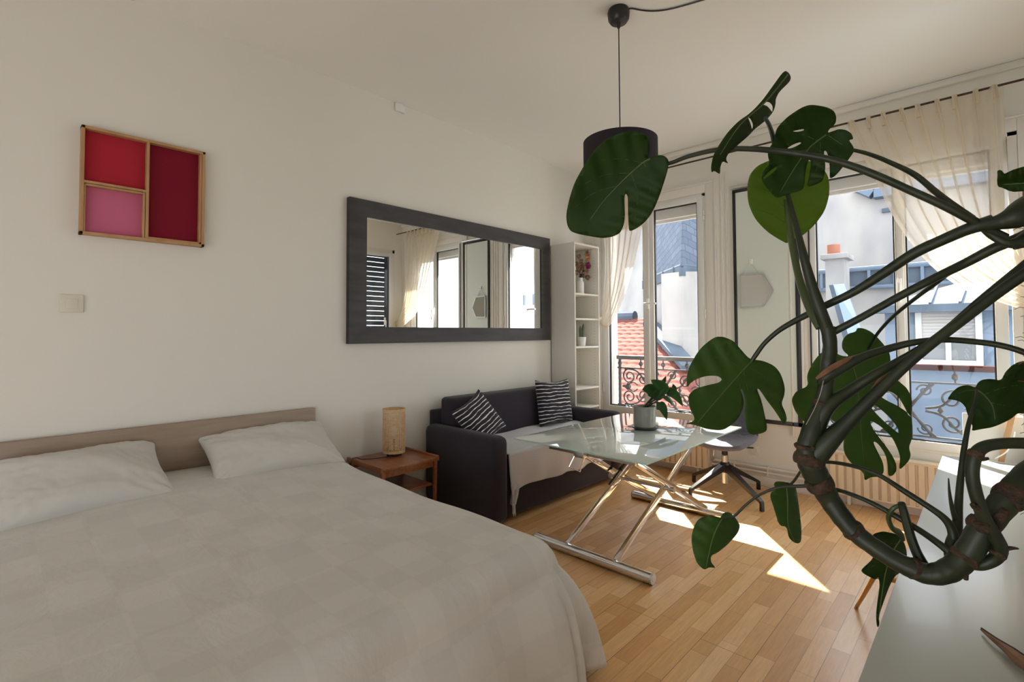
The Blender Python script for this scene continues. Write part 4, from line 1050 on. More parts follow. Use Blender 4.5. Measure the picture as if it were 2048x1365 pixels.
# main stems
trunk = [(2090, 925, .83, 46), (2048, 962, .82, 50), (2005, 1010, .82, 48), (1965, 1060, .83, 46), (1935, 1108, .84, 46), (1900, 1140, .86, 44), (1860, 1149, .88, 40), (1815, 1134, .90, 38), (1765, 1106, .93, 36), (1715, 1070, .96, 36),
         (1686, 1038, .98, 38), (1658, 998, 1.0, 40), (1640, 965, 1.0, 44), (1622, 930, 1.0, 48), (1614, 898, 1.0, 38), (1624, 860, 1.0, 36), (1642, 815, 1.0, 32), (1652, 770, 1.0, 28), (1657, 725, 1.0, 28), (1660, 690, 1.0, 26), (1655, 655, 1.0, 26)]
pxtube('main_stem', trunk, M['stem'], 16, 6, .05)
pxtube('upper_stem', [(2100, 400, .82, 62), (2060, 418, .82, 58), (2030, 434, .82, 48), (2000, 444, .83, 32), (1965, 452, .84, 22)], M['stem'], 16)
pxtube('upper_stem', [(2100, 462, .83, 40), (2060, 476, .83, 34), (2035, 486, .83, 24), (2012, 486, .83, 16), (1985, 472, .84, 15), (1962, 452, .845, 14)], M['stem'], 14)
pxtube('looping_stem', [(2090, 890, .80, 22), (2048, 887, .80, 22), (2000, 888, .80, 22), (1965, 896, .80, 23), (1948, 918, .80, 24), (1945, 955, .80, 23), (1955, 1000, .80, 23), (1970, 1040, .80, 24), (1990, 1072, .80, 24), (2000, 1098, .81, 26), (1990, 1118, .82, 24), (1965, 1130, .83, 22), (1945, 1130, .84, 20)], M['stem'], 14)
# brown leaf scars and nodes
for (x, y, z, wd, dx, dy) in ((1928, 1117, .842, 50, 7, -6), (1706, 1062, .965, 42, -7, -6), (1638, 968, 1.0, 52, -8, -14), (1618, 922, 1.0, 56, 4, -12), (1612, 893, 1.0, 42, 0, -6), (1965, 1052, .80, 27, 5, 9), (1950, 910, .80, 28, -5, 8), (1995, 1108, .812, 29, -3, 6), (1965, 1052, .826, 52, -9, 14), (2020, 992, .818, 56, -16, 14), (1826, 1138, .893, 42, -6, -3), (1644, 810, 1.0, 36, 2, -4)):
    pxtube('leaf_scar', [(x - dx * .8, y - dy * .8, z, wd * .90), (x - dx * .4, y - dy * .3, z, wd * 1.0), (x + dx * .3, y + dy * .4, z, wd * 1.02), (x + dx * .8, y + dy * .8, z, wd * .90)], M['bark'], 14, 3)
for P in ([(1990, 1040, .81, 26), (2002, 1030, .80, 22), (2010, 1020, .795, 14)], [(2010, 1098, .81, 10), (2025, 1097, .80, 7), (2036, 1098, .80, 4)], [(1962, 1020, .80, 14), (1952, 1016, .795, 13), (1944, 1010, .79, 8)],
          [(1952, 915, .80, 12), (1965, 919, .795, 9), (1978, 917, .79, 5)], [(1930, 1150, .85, 12), (1932, 1160, .85, 8)], [(1955, 1110, .83, 10), (1970, 1108, .82, 5)]):
    pxtube('aerial_root', P, M['bark'], 8, 4)
pxtube('leaf_sheath', [(1633, 758, .985, 5), (1655, 742, .975, 12), (1690, 722, .975, 10), (1725, 708, .98, 3)], M['sheath'], 8, 5, label='dry orange brown sheath')
pxtube('leaf_sheath', [(1743, 778, .96, 3), (1765, 752, .955, 7), (1785, 736, .955, 3)], M['sheath'], 8, 5, label='dry orange brown sheath')

leafcount = 0
def in_poly(x, y, P):
    c = False; n = len(P); j = n - 1
    for i in range(n):
        if (P[i][1] > y) != (P[j][1] > y) and x < (P[j][0] - P[i][0]) * (y - P[i][1]) / (P[j][1] - P[i][1]) + P[i][0]: c = not c
        j = i
    return c
def smooth_closed(P, it=2):
    for _ in range(it):
        Q = []
        for i in range(len(P)):
            a = P[i]; c = P[(i + 1) % len(P)]
            # keep sharp corners: skip cutting where the turn is strong
            Q += [(a[0] * .78 + c[0] * .22, a[1] * .78 + c[1] * .22), (a[0] * .22 + c[0] * .78, a[1] * .22 + c[1] * .78)]
        P = Q
    return P
def leaf(outl, z0, m, holes=(), g=(0, 0), rib=None, bow=.03, cup=0.0, side=(), fold=None, step=9, petiole=None, pm=None, label=None, pn='petiole'):
    """outline traced leaf as a curved blade of its own size at its own distance.
    g = change of distance per 100 px in x and y, rib = midrib polyline, bow = depth curve away from the midrib"""
    P = smooth_closed(outl, 2); HS = [smooth_closed(h, 2) for h in holes]
    xs = [p[0] for p in P]; ys = [p[1] for p in P]; cx, cy = sum(xs) / len(xs), sum(ys) / len(ys); size = max(max(xs) - min(xs), max(ys) - min(ys))
    rb = rib or [(cx, min(ys)), (cx, max(ys))]
    rb = cat_rom([(a, c, 0) for a, c in rb], 4)
    def ribd(x, y):
        best = 1e9; bt = 0
        for i in range(len(rb) - 1):
            ax, ay = rb[i][0], rb[i][1]; bx, by = rb[i + 1][0], rb[i + 1][1]; dx, dy = bx - ax, by - ay
            t = max(0, min(1, ((x - ax) * dx + (y - ay) * dy) / (dx * dx + dy * dy + 1e-9))); d = math.hypot(x - ax - dx * t, y - ay - dy * t)
            if d < best: best = d; bt = (i + t) / (len(rb) - 1)
        return best, bt
    def depth(x, y):
        d, t = ribd(x, y); q = d / (size * .5)
        z = z0 + g[0] * (x - cx) / 100 + g[1] * (y - cy) / 100
        z += bow * (q ** 1.5) + cup * (t - .4) ** 2 + .0045 * math.sin(t * 30 + d * .07) * min(1, q * 2)
        return z
    pts = []; edges = []
    for ring in [P] + HS:
        s = len(pts); 
        for p in ring: pts.append(p)
        edges += [(s + i, s + (i + 1) % len(ring)) for i in range(len(ring))]
    x = min(xs)
    while x < max(xs):
        y = min(ys)
        while y < max(ys):
            q = (x + random.uniform(-1, 1), y + random.uniform(-1, 1))
            if in_poly(q[0], q[1], P) and not any(in_poly(q[0], q[1], h) for h in HS): pts.append(q)
            y += step
        x += step
    r = delaunay_2d_cdt([Vector(p) for p in pts], edges, [], 0, 1e-4)
    b = B(); vs = [b.verts.new(at(v[0], v[1], depth(v[0], v[1]))) for v in r[0]]
    for f in r[2]:
        mx = sum(r[0][i][0] for i in f) / len(f); my = sum(r[0][i][1] for i in f) / len(f)
        if in_poly(mx, my, P) and not any(in_poly(mx, my, h) for h in HS):
            try: b.faces.new([vs[i] for i in f])
            except ValueError: pass
    for v in [v for v in b.verts if not v.link_faces]: b.verts.remove(v)
    o = obj('leaf', b, m, mo, ang=180, label=label); solid(o, .0009)
    if rib:
        b = B(); L = len(rb)
        tube(b, [at(q[0], q[1], depth(q[0], q[1]) - .0006) for q in rb], [.0017 * (1 - .75 * i / L) + .0002 for i in range(L)], 6)
        for sp in side:
            s3 = cat_rom([(a, c, 0) for a, c in sp], 4)
            tube(b, [at(q[0], q[1], depth(q[0], q[1]) - .0001) for q in s3], [.0007 * (1 - .7 * i / len(s3)) for i in range(len(s3))], 5)
        obj('veins', b, M['vein'], o)
    if petiole:
        pxtube(pn, petiole, pm or M['stem'], 12, 6)
    return o

# L1 big heart leaf at upper left
leaf([(1294, 318), (1299, 303), (1299, 283), (1293, 270), (1280, 265), (1262, 262), (1240, 266), (1215, 277), (1195, 293), (1178, 315), (1163, 340), (1148, 368), (1138, 400), (1132, 430), (1134, 450), (1141, 463), (1155, 468), (1175, 472), (1205, 477), (1225, 474), (1240, 467), (1247, 452), (1250, 435), (1249, 408), (1249, 392), (1252, 387), (1256, 394), (1256, 420), (1257, 445), (1258, 464), (1272, 458), (1290, 445), (1305, 425), (1318, 395), (1328, 365), (1336, 338), (1338, 322), (1330, 312), (1318, 310), (1305, 313), (1298, 318)],
     1.22, M['leaf'], g=(-.03, .04), rib=[(1300, 318), (1285, 326), (1262, 346), (1235, 372), (1205, 405), (1180, 440)], bow=-.03, side=[[(1285, 326), (1240, 318), (1190, 322)], [(1262, 346), (1210, 350), (1160, 372)], [(1288, 326), (1300, 360), (1298, 410)], [(1262, 346), (1275, 390), (1270, 440)], [(1235, 372), (1190, 385), (1150, 415)]],
     petiole=[(1300, 320, 1.205, 7), (1325, 328, 1.19, 8), (1345, 325, 1.18, 8), (1380, 312, 1.15, 9), (1440, 299, 1.10, 10), (1500, 298, 1.05, 11), (1560, 303, 1.0, 12), (1640, 315, .96, 13), (1700, 331, .93, 14), (1760, 354, .90, 15), (1820, 381, .88, 15), (1880, 408, .86, 16), (1935, 436, .845, 17), (1975, 458, .84, 17), (2010, 476, .835, 18)])
# L2 rolled leaf at the top
leaf([(1568, 141), (1577, 145), (1582, 155), (1579, 164), (1558, 184), (1551, 198), (1551, 208), (1547, 223), (1532, 241), (1508, 259), (1497, 272), (1472, 293), (1455, 309), (1451, 319), (1457, 328), (1445, 322), (1440, 334), (1440, 350), (1428, 341), (1423, 346), (1422, 334), (1426, 312), (1436, 293), (1455, 265), (1477, 242), (1500, 227), (1525, 201), (1547, 170)],
     1.02, M['leaf'], holes=([(1524, 209), (1530, 204), (1539, 204), (1546, 212), (1545, 226), (1541, 220), (1534, 212)], [(1495, 234), (1501, 237), (1507, 250), (1504, 261), (1501, 248)]), g=(.09, -.02), rib=[(1575, 150), (1530, 205), (1480, 250), (1440, 310)], bow=.12, step=6,
     petiole=[(1530, 236, 1.03, 7), (1538, 250, 1.06, 8), (1545, 270, 1.10, 9), (1549, 290, 1.12, 9), (1562, 350, 1.12, 9), (1576, 390, 1.10, 9)])
# L4 pale backlit leaf
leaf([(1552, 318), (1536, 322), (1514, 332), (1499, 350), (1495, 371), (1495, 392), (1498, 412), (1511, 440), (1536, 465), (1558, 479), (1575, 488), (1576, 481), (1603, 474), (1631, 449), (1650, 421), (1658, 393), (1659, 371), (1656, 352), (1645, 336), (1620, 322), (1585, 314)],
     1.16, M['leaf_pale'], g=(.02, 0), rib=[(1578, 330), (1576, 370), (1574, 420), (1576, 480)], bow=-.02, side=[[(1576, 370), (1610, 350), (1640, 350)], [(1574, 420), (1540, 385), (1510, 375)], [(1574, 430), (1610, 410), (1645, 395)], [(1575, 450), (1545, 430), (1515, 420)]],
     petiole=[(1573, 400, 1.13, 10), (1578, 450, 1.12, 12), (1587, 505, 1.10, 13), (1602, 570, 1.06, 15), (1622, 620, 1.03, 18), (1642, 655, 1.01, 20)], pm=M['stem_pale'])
# L3 dark split leaf
leaf([(1655, 266), (1658, 259), (1671, 248), (1673, 234), (1668, 222), (1653, 214), (1622, 209), (1603, 215), (1575, 234), (1555, 254), (1550, 270), (1550, 280), (1539, 295), (1535, 309), (1540, 327), (1528, 340), (1521, 359), (1536, 379), (1554, 398), (1575, 389), (1600, 382), (1608, 376), (1611, 340), (1617, 318), (1623, 324), (1618, 355), (1612, 376), (1644, 365), (1649, 351), (1651, 330), (1647, 302), (1652, 301), (1657, 312), (1660, 337), (1659, 359), (1672, 351), (1686, 334), (1700, 315), (1709, 302), (1706, 292), (1697, 280), (1707, 279), (1703, 267), (1692, 260), (1678, 258), (1667, 262)],
     1.06, M['leaf'], holes=([(1583, 263), (1600, 259), (1608, 258), (1608, 261), (1596, 264)], [(1572, 298), (1586, 289), (1601, 284), (1603, 287), (1586, 296)], [(1524, 358), (1538, 343), (1558, 329), (1558, 334), (1540, 351), (1528, 359)]), g=(-.02, .02),
     rib=[(1652, 270), (1635, 282), (1615, 300), (1590, 335), (1560, 385)], bow=-.03, side=[[(1635, 282), (1600, 268), (1565, 272)], [(1615, 300), (1580, 305), (1545, 312)], [(1640, 280), (1640, 310), (1630, 350)], [(1655, 270), (1685, 290), (1700, 296)]], step=7,
     petiole=[(1656, 268, 1.05, 4), (1662, 284, 1.05, 5), (1680, 296, 1.05, 6), (1709, 301, 1.05, 7), (1740, 309, 1.03, 8), (1780, 325, .99, 9), (1830, 350, .94, 11), (1870, 383, .90, 12), (1905, 410, .87, 13), (1945, 438, .85, 14)])
pxtube('petiole', [(1573, 380, 1.11, 8), (1580, 405, 1.085, 9), (1592, 450, 1.05, 11), (1604, 500, 1.02, 15), (1620, 560, 1.01, 19), (1638, 615, 1.0, 23), (1654, 658, 1.0, 24)], M['stem'])
# L5 left split leaf
leaf([(1504, 719), (1496, 716), (1482, 700), (1467, 682), (1447, 674), (1429, 674), (1400, 697), (1379, 732), (1373, 755), (1374, 777), (1381, 766), (1394, 758), (1414, 752), (1435, 752), (1445, 759), (1438, 766), (1414, 771), (1388, 779), (1376, 792), (1379, 817), (1391, 839), (1380, 846), (1369, 848), (1388, 850), (1414, 859), (1444, 862), (1464, 850), (1479, 834), (1488, 811), (1486, 793), (1480, 779), (1484, 777), (1491, 803), (1489, 834), (1494, 864), (1505, 871), (1526, 867), (1535, 860), (1530, 834), (1523, 802), (1513, 778), (1518, 778), (1532, 799), (1546, 817), (1560, 838), (1568, 850), (1574, 840), (1571, 826), (1562, 808), (1568, 793), (1570, 776), (1562, 749), (1549, 732), (1526, 722), (1510, 720)],
     1.14, M['leaf_mid'], g=(.02, -.02), rib=[(1506, 720), (1487, 740), (1462, 768), (1430, 805), (1395, 846)], bow=.03, side=[[(1487, 740), (1440, 715), (1395, 725)], [(1465, 765), (1440, 800), (1425, 850)], [(1487, 742), (1500, 800), (1512, 860)], [(1495, 735), (1535, 760), (1565, 830)], [(1475, 752), (1482, 790), (1478, 825)], [(1450, 782), (1420, 790), (1385, 800)]],
     petiole=[(1504, 722, 1.135, 8), (1512, 710, 1.13, 9), (1530, 686, 1.12, 9), (1560, 660, 1.10, 10), (1600, 637, 1.07, 12), (1650, 612, 1.03, 14), (1710, 583, .99, 16), (1770, 545, .95, 19), (1830, 506, .91, 21), (1890, 478, .88, 22), (1940, 457, .85, 24), (1985, 444, .835, 30)])
# L6 large leaf behind the main stem
leaf([(1700, 714), (1684, 700), (1684, 682), (1695, 668), (1712, 664), (1714, 656), (1728, 657), (1746, 666), (1769, 691), (1780, 708), (1781, 729), (1784, 752), (1800, 765), (1815, 778), (1824, 800), (1824, 822), (1819, 836), (1808, 812), (1796, 793), (1780, 782), (1768, 785), (1757, 790), (1770, 800), (1795, 812), (1819, 828), (1825, 850), (1824, 878), (1817, 895), (1822, 911), (1816, 925), (1797, 943), (1801, 916), (1796, 900), (1787, 880), (1776, 866), (1757, 850), (1738, 840), (1746, 860), (1772, 893), (1789, 919), (1794, 940), (1786, 952), (1776, 953), (1776, 931), (1771, 909), (1755, 886), (1745, 883), (1754, 902), (1766, 925), (1768, 946), (1758, 954), (1740, 955), (1729, 963), (1728, 946), (1702, 928), (1687, 905), (1687, 878), (1700, 862), (1675, 850), (1655, 832), (1640, 838), (1625, 852), (1605, 842), (1590, 823), (1582, 800), (1593, 782), (1617, 773), (1613, 752), (1625, 726), (1643, 704), (1665, 700), (1680, 712)],
     1.24, M['leaf_mid'], holes=([(1738, 812), (1750, 810), (1772, 828), (1792, 850), (1801, 870), (1785, 858), (1762, 838)],), g=(-.01, .03), rib=[(1700, 716), (1712, 750), (1718, 800), (1722, 860), (1730, 950)], bow=.03, side=[[(1712, 750), (1760, 770), (1810, 800)], [(1716, 790), (1770, 820), (1815, 880)], [(1720, 830), (1765, 880), (1785, 940)], [(1712, 760), (1660, 780), (1600, 800)]],
     petiole=[(1697, 714, 1.23, 4), (1722, 708, 1.22, 5), (1735, 700, 1.21, 5), (1757, 665, 1.15, 6), (1790, 630, 1.08, 7), (1840, 590, .99, 8), (1870, 568, .95, 9), (1905, 540, .90, 10)])
# L7 leaf at the right edge
leaf([(1895, 799), (1903, 786), (1918, 773), (1938, 770), (1951, 777), (1955, 766), (1964, 760), (1982, 758), (2003, 762), (2010, 745), (2026, 729), (2048, 721), (2072, 730), (2086, 770), (2072, 812), (2048, 829), (2036, 826), (2020, 840), (1987, 855), (1962, 859), (1943, 863), (1946, 853), (1941, 845), (1935, 829), (1931, 814), (1920, 803), (1905, 800)],
     .98, M['leaf'], g=(-.05, .0), rib=[(1952, 779), (1968, 790), (1985, 812), (1990, 840)], bow=.04, side=[[(1968, 790), (2010, 775), (2050, 770)], [(1955, 782), (1930, 782), (1905, 795)], [(1980, 805), (2010, 812), (2040, 815)]], step=7,
     petiole=[(1953, 780, .978, 4), (1952, 800, .96, 6), (1944, 825, .95, 7), (1937, 850, .94, 8), (1928, 900, .93, 10), (1921, 960, .92, 12), (1917, 1010, .91, 14), (1915, 1045, .90, 17), (1912, 1066, .89, 20), (1903, 1085, .88, 20), (1900, 1110, .875, 20), (1908, 1135, .87, 20)])
pxtube('young_leaf_spike', [(1897, 957, .90, 2), (1899, 985, .90, 5), (1904, 1015, .90, 8), (1912, 1040, .90, 12), (1917, 1060, .90, 12)], M['stem'], 8)
# L8 small drooping leaf
leaf([(1441, 1037), (1445, 1027), (1458, 1024), (1468, 1033), (1476, 1044), (1480, 1054), (1475, 1068), (1455, 1090), (1435, 1106), (1421, 1112), (1422, 1126), (1432, 1137), (1418, 1135), (1408, 1141), (1394, 1128), (1386, 1104), (1382, 1077), (1388, 1053), (1398, 1037), (1418, 1031), (1435, 1035)],
     1.10, M['leaf_mid'], g=(.06, .0), rib=[(1443, 1040), (1432, 1060), (1422, 1090), (1412, 1136)], bow=.05, side=[[(1432, 1060), (1405, 1070), (1392, 1100)], [(1437, 1050), (1455, 1060), (1470, 1062)], [(1438, 1045), (1415, 1050), (1395, 1060)]], step=6,
     petiole=[(1444, 1039, 1.095, 4), (1468, 1033, 1.09, 5), (1490, 1012, 1.08, 5), (1520, 990, 1.07, 5), (1560, 975, 1.05, 6), (1600, 973, 1.03, 7), (1636, 972, 1.01, 8)])
# L9 folded hanging leaf
leaf([(1551, 963), (1570, 964), (1590, 970), (1594, 988), (1599, 1025), (1603, 1061), (1602, 1084), (1596, 1088), (1588, 1086), (1577, 1076), (1574, 1054), (1558, 1052), (1549, 1020), (1540, 995), (1542, 985), (1555, 980), (1547, 971)],
     1.12, M['leaf_mid'], g=(.10, .0), rib=[(1572, 972), (1575, 1000), (1576, 1050), (1590, 1086)], bow=.06, step=6, side=[[(1575, 1000), (1556, 1015), (1555, 1045)]],
     petiole=[(1572, 974, 1.12, 4), (1585, 966, 1.10, 5), (1600, 945, 1.07, 5), (1615, 922, 1.03, 6)])
# L10 torn leaf below the stem
leaf([(1741, 1085), (1745, 1069), (1764, 1063), (1787, 1067), (1802, 1074), (1812, 1095), (1814, 1120), (1800, 1146), (1790, 1152), (1779, 1171), (1764, 1212), (1757, 1235), (1759, 1250), (1754, 1257), (1752, 1230), (1756, 1197), (1760, 1171), (1757, 1153), (1751, 1161), (1734, 1152), (1727, 1148), (1721, 1141), (1745, 1120), (1750, 1104)],
     1.02, M['leaf'], g=(.05, .02), rib=[(1802, 1078), (1785, 1105), (1770, 1150), (1757, 1240)], bow=.05, step=6, side=[[(1795, 1090), (1770, 1085), (1752, 1090)], [(1785, 1105), (1765, 1120), (1735, 1140)]])
pxtube('young_leaf_spike', [(1803, 1007, .93, 13), (1808, 1025, .93, 15), (1820, 1070, .92, 17), (1833, 1105, .91, 18), (1850, 1138, .90, 22)], M['stem'], 10)
pxtube('aerial_root', [(1803, 1010, .935, 8), (1786, 1018, .94, 9), (1777, 1036, .95, 9), (1784, 1056, .96, 10), (1798, 1066, .97, 13), (1806, 1080, .98, 8)], M['stem_pale'], 8)
# L11 curled leaf at the right edge, top
leaf([(1995, 350), (1994, 342), (2002, 340), (2009, 349), (2018, 343), (2030, 339), (2048, 333), (2075, 335), (2085, 360), (2070, 380), (2048, 383), (2022, 384), (2006, 376), (1996, 374), (1994, 362)],
     .80, M['leaf'], g=(-.04, .05), rib=[(2085, 358), (2050, 366), (2004, 369)], bow=-.03, step=6, petiole=[(2085, 358, .80, 6), (2095, 380, .80, 8), (2098, 410, .81, 10)])
# long petioles crossing to the right
pxtube('petiole', [(2090, 448, .83, 24), (2048, 472, .84, 22), (1990, 496, .86, 20), (1930, 527, .89, 18), (1860, 561, .91, 16), (1790, 598, .94, 15), (1725, 634, .97, 14), (1668, 664, 1.0, 14), (1655, 672, 1.0, 12)], M['stem'])
pxtube('petiole', [(2100, 515, .83, 22), (2048, 549, .85, 22), (1990, 590, .87, 21), (1920, 644, .89, 20), (1860, 690, .91, 20), (1800, 742, .93, 20), (1740, 800, .95, 24), (1690, 850, .97, 30), (1655, 885, .985, 40), (1628, 915, 1.0, 46)], M['stem'], 14)
pxtube('petiole', [(2100, 490, .84, 16), (2048, 530, .86, 15), (1960, 602, .89, 15), (1900, 655, .91, 15), (1850, 692, .93, 15), (1800, 722, .95, 16), (1750, 750, .96, 19), (1700, 782, .98, 22), (1655, 815, .99, 28), (1632, 860, 1.0, 32)], M['stem'])
pxtube('petiole', [(2120, 735, .84, 12), (2048, 705, .86, 12), (2000, 691, .88, 12), (1950, 684, .90, 12), (1890, 680, .92, 12), (1830, 685, .94, 13), (1780, 697, .96, 15), (1730, 713, .97, 17), (1690, 732, .98, 22), (1655, 752, .99, 24), (1640, 768, 1.0, 16)], M['stem'])
pxtube('petiole', [(1640, 925, 1.0, 6), (1670, 926, 1.0, 7), (1715, 935, .99, 8), (1760, 952, .97, 9), (1810, 984, .95, 11), (1860, 1016, .92, 12), (1888, 1037, .90, 14), (1903, 1058, .885, 17), (1908, 1080, .88, 19)], M['stem'])
pxtube('petiole', [(1652, 975, 1.0, 7), (1690, 985, 1.0, 8), (1740, 1005, .98, 9), (1790, 1032, .95, 11), (1840, 1062, .92, 12), (1880, 1090, .88, 14), (1915, 1118, .86, 18)], M['stem'])
pxtube('petiole', [(2080, 488, .80, 3), (2048, 492, .80, 2.4), (2036, 489, .80, 2), (2026, 493, .80, 2), (2030, 499, .80, 2), (2048, 494, .805, 2)], M['stem'], 6)
pxtube('plant_tie', [(1647, 762, .975, 1.6), (1640, 790, .975, 1.6), (1628, 820, .975, 1.6), (1612, 850, .98, 1.6)], M['steel'], 5, label='thin pale wire')

# ------------------------------------------------------------------ balcony railings outside
def spiral(cx, cz, r, a0, turns, sg=1, n=22):
    return [(cx + r * (1 - .78 * k / n) * math.cos(a0 + sg * turns * 2 * PI * k / n), 0, cz + r * (1 - .78 * k / n) * math.sin(a0 + sg * turns * 2 * PI * k / n)) for k in range(n + 1)]
def railing(x0, x1, m_hand, label, y=5.0):
    r = thing('balcony_railing', ((x0 + x1) / 2, y, .5), label, 'railing', 'wrought iron window railings')
    b = B(); box(b, (x0, y - .03, 1.055), (x1, y + .03, 1.10), .008); obj('handrail', b, m_hand, r)
    b = B()
    for z in (.96, .545): box(b, (x0, y - .008, z - .007), (x1, y + .008, z + .007))
    objs('rail', b, M['iron'], r, smooth=False)
    b = B()
    for k in range(5):
        xx = x0 + .03 + (x1 - x0 - .06) * k / 4; tube(b, [(xx, y, .967), (xx, y, 1.055)], .007, 8); lathe(b, [(0, -.03), (.02, -.015), (.024, 0), (.02, .015), (0, .03)], (xx, y, 1.01), 12)
    objs('rail_knob', b, M['iron'], r)
    b = B()
    for xx in (x0 + .03, x1 - .03): box(b, (xx - .012, y - .01, .49), (xx + .012, y + .01, 1.06))
    objs('post', b, M['iron'], r, smooth=False)
    b = B(); cxm = (x0 + x1) / 2; hw = (x1 - x0) / 2 - .05; zc_ = .752
    def cv(P, w=.0085):
        tube(b, [(p[0], y + p[1], p[2]) for p in P], [w] * len(P), 6)
    for sx in (-1, 1):
        for sz in (-1, 1):
            cv(spiral(cxm + sx * hw * .80, zc_ + sz * .115, .085, PI / 2 * sz + .3, 1.6, sx * -sz))
            cv(spiral(cxm + sx * hw * .48, zc_ + sz * .09, .075, PI * (0 if sx > 0 else 1), 1.5, sx * sz))
            cv(cat_rom([(cxm + sx * hw * .92, 0, zc_ + sz * .195), (cxm + sx * hw * .70, 0, zc_ + sz * .19), (cxm + sx * hw * .55, 0, zc_ + sz * .15), (cxm + sx * hw * .38, 0, zc_ + sz * .04), (cxm + sx * hw * .2, 0, zc_ + sz * .01)], 5), .010)
            cv(cat_rom([(cxm + sx * hw * .30, 0, zc_ + sz * .2), (cxm + sx * hw * .16, 0, zc_ + sz * .12), (cxm + sx * hw * .04, 0, zc_ + sz * .01), (cxm - sx * hw * .15, 0, zc_ - sz * .1), (cxm - sx * hw * .26, 0, zc_ - sz * .2)], 5), .010)
            cv(spiral(cxm + sx * hw * .20, zc_ + sz * .145, .05, PI * (1 if sx > 0 else 0), 1.4, -sx * sz), .007)
            cv(cat_rom([(cxm + sx * hw * .98, 0, zc_), (cxm + sx * hw * .85, 0, zc_ + sz * .02), (cxm + sx * hw * .70, 0, zc_ + sz * .05), (cxm + sx * hw * .60, 0, zc_ + sz * .02)], 4), .007)
        lathe(b, [(0, -.045), (.03, -.02), (.038, 0), (.03, .02), (0, .045)], (cxm + sx * hw * .84, y, zc_), 8)
        lathe(b, [(0, -.03), (.022, 0), (0, .03)], (cxm + sx * hw * .36, y, zc_), 8)
    obj('scrollwork', b, M['iron'], r)
railing(.24, 1.36, M['rail_grey'], 'grey iron scrollwork railing outside the left-hand window')
railing(2.24, 3.46, M['rail_red'], 'iron scrollwork railing with worn red brown handrail outside the right-hand window')

# ------------------------------------------------------------------ buildings outside
b = B(); box(b, (-40, 5.1, -9.2), (45, 60, -9)); o = obj('trim_6', b, M['asphalt'], smooth=False); o['kind'] = 'structure'; o.name = 'floor_courtyard'
def wallpoly(bm, P0, P1, z0, z1, th=.3, mi=0):
    P0 = Vector((*P0, 0)); P1 = Vector((*P1, 0)); d = (P1 - P0).normalized(); nrm = Vector((-d.y, d.x, 0))
    if nrm.dot(P0 - CAM) < 0: nrm = -nrm
    q = [P0, P1, P1 + nrm * th, P0 + nrm * th]
    lo = [bm.verts.new((p.x, p.y, z0)) for p in q]; hi = [bm.verts.new((p.x, p.y, z1)) for p in q]
    bm.faces.new(lo[::-1]); bm.faces.new(hi)
    for i in range(4): bm.faces.new([lo[i], lo[(i + 1) % 4], hi[(i + 1) % 4], hi[i]])
# slate roofed house, seen through window one
zc0 = 8.0
A0 = at(1366, 668, zc0); A1 = at(1313, 668, zc0 * 1.186); A1 = A0 + (A1 - A0) * 1.6; A2 = at(1395, 668, zc0 * 1.03); A2 = A0 + (A2 - A0) * 9
GZ = at(1366, 528, zc0).z
sh = thing('building', (A0.x, A0.y, -9), 'pale rendered house with a steep slate roof and zinc gutter beyond the left-hand window', 'building')
b = B(); wallpoly(b, A0.xy, A1.xy, -9, GZ - .12, .4); wallpoly(b, A0.xy, A2.xy, -9, GZ - .12, .4); obj('wall', b, M['render2'], sh, smooth=False)
d1 = (A1 - A0).normalized(); d2 = (A2 - A0).normalized(); inn = (d1 + d2); inn.z = 0; inn.normalize()
b = B(); up = Vector((0, 0, 1))
rt = A0 + inn * .95; t1 = A1 + inn * .8; t2 = A2 + inn * .8
for (p, q, pt, qt, dd) in ((A0, A1, rt, t1, d1), (A0, A2, rt, t2, d2)):
    base = Vector((p.x, p.y, GZ)); pts = [Vector((p.x, p.y, GZ)), Vector((q.x, q.y, GZ)), Vector((qt.x, qt.y, GZ + 3.4)), Vector((pt.x, pt.y, GZ + 3.4))]
    vdir = (pts[3] - pts[0]).normalized(); poly_uv(b, pts, 0, base, dd, vdir)
o = obj('slate_roof', b, M['slate'], sh, smooth=False); solid(o, .05)
b = B()
for (p, q) in ((A0, A1), (A0, A2)):
    tube(b, [(p.x, p.y, GZ - .02), (q.x, q.y, GZ - .02)], .035, 8); beam(b, (p.x, p.y, GZ - .11), (q.x, q.y, GZ - .11), .07, .16)
    L = (q - p).length; n = int(L / .55)
    for k in range(n):
        c = p.lerp(q, (k + .5) / n); tube(b, [(c.x - .03, c.y - .03, GZ - .18), (c.x - .03, c.y - .03, GZ - .01)], .014, 6)
obj('gutter', b, M['zinc'], sh, smooth=False)

# pale block far to the left
fb0, fb1 = on(1120, 600, 1, 15.0), on(1318, 600, 1, 15.0)
fb = thing('building', ((fb0.x + fb1.x) / 2, 15.0, -9), 'plain pale block farthest behind the red pantile roof, seen past the left curtain', 'building')
b = B(); box(b, (fb0.x, 15.0, -9), (fb1.x, 16.0, 7.2)); obj('wall', b, M['render2'], fb, smooth=False)
b = B(); box(b, (fb0.x - .1, 14.9, 7.2), (fb1.x + .1, 16.1, 7.35)); obj('coping', b, M['zinc'], fb, smooth=False)
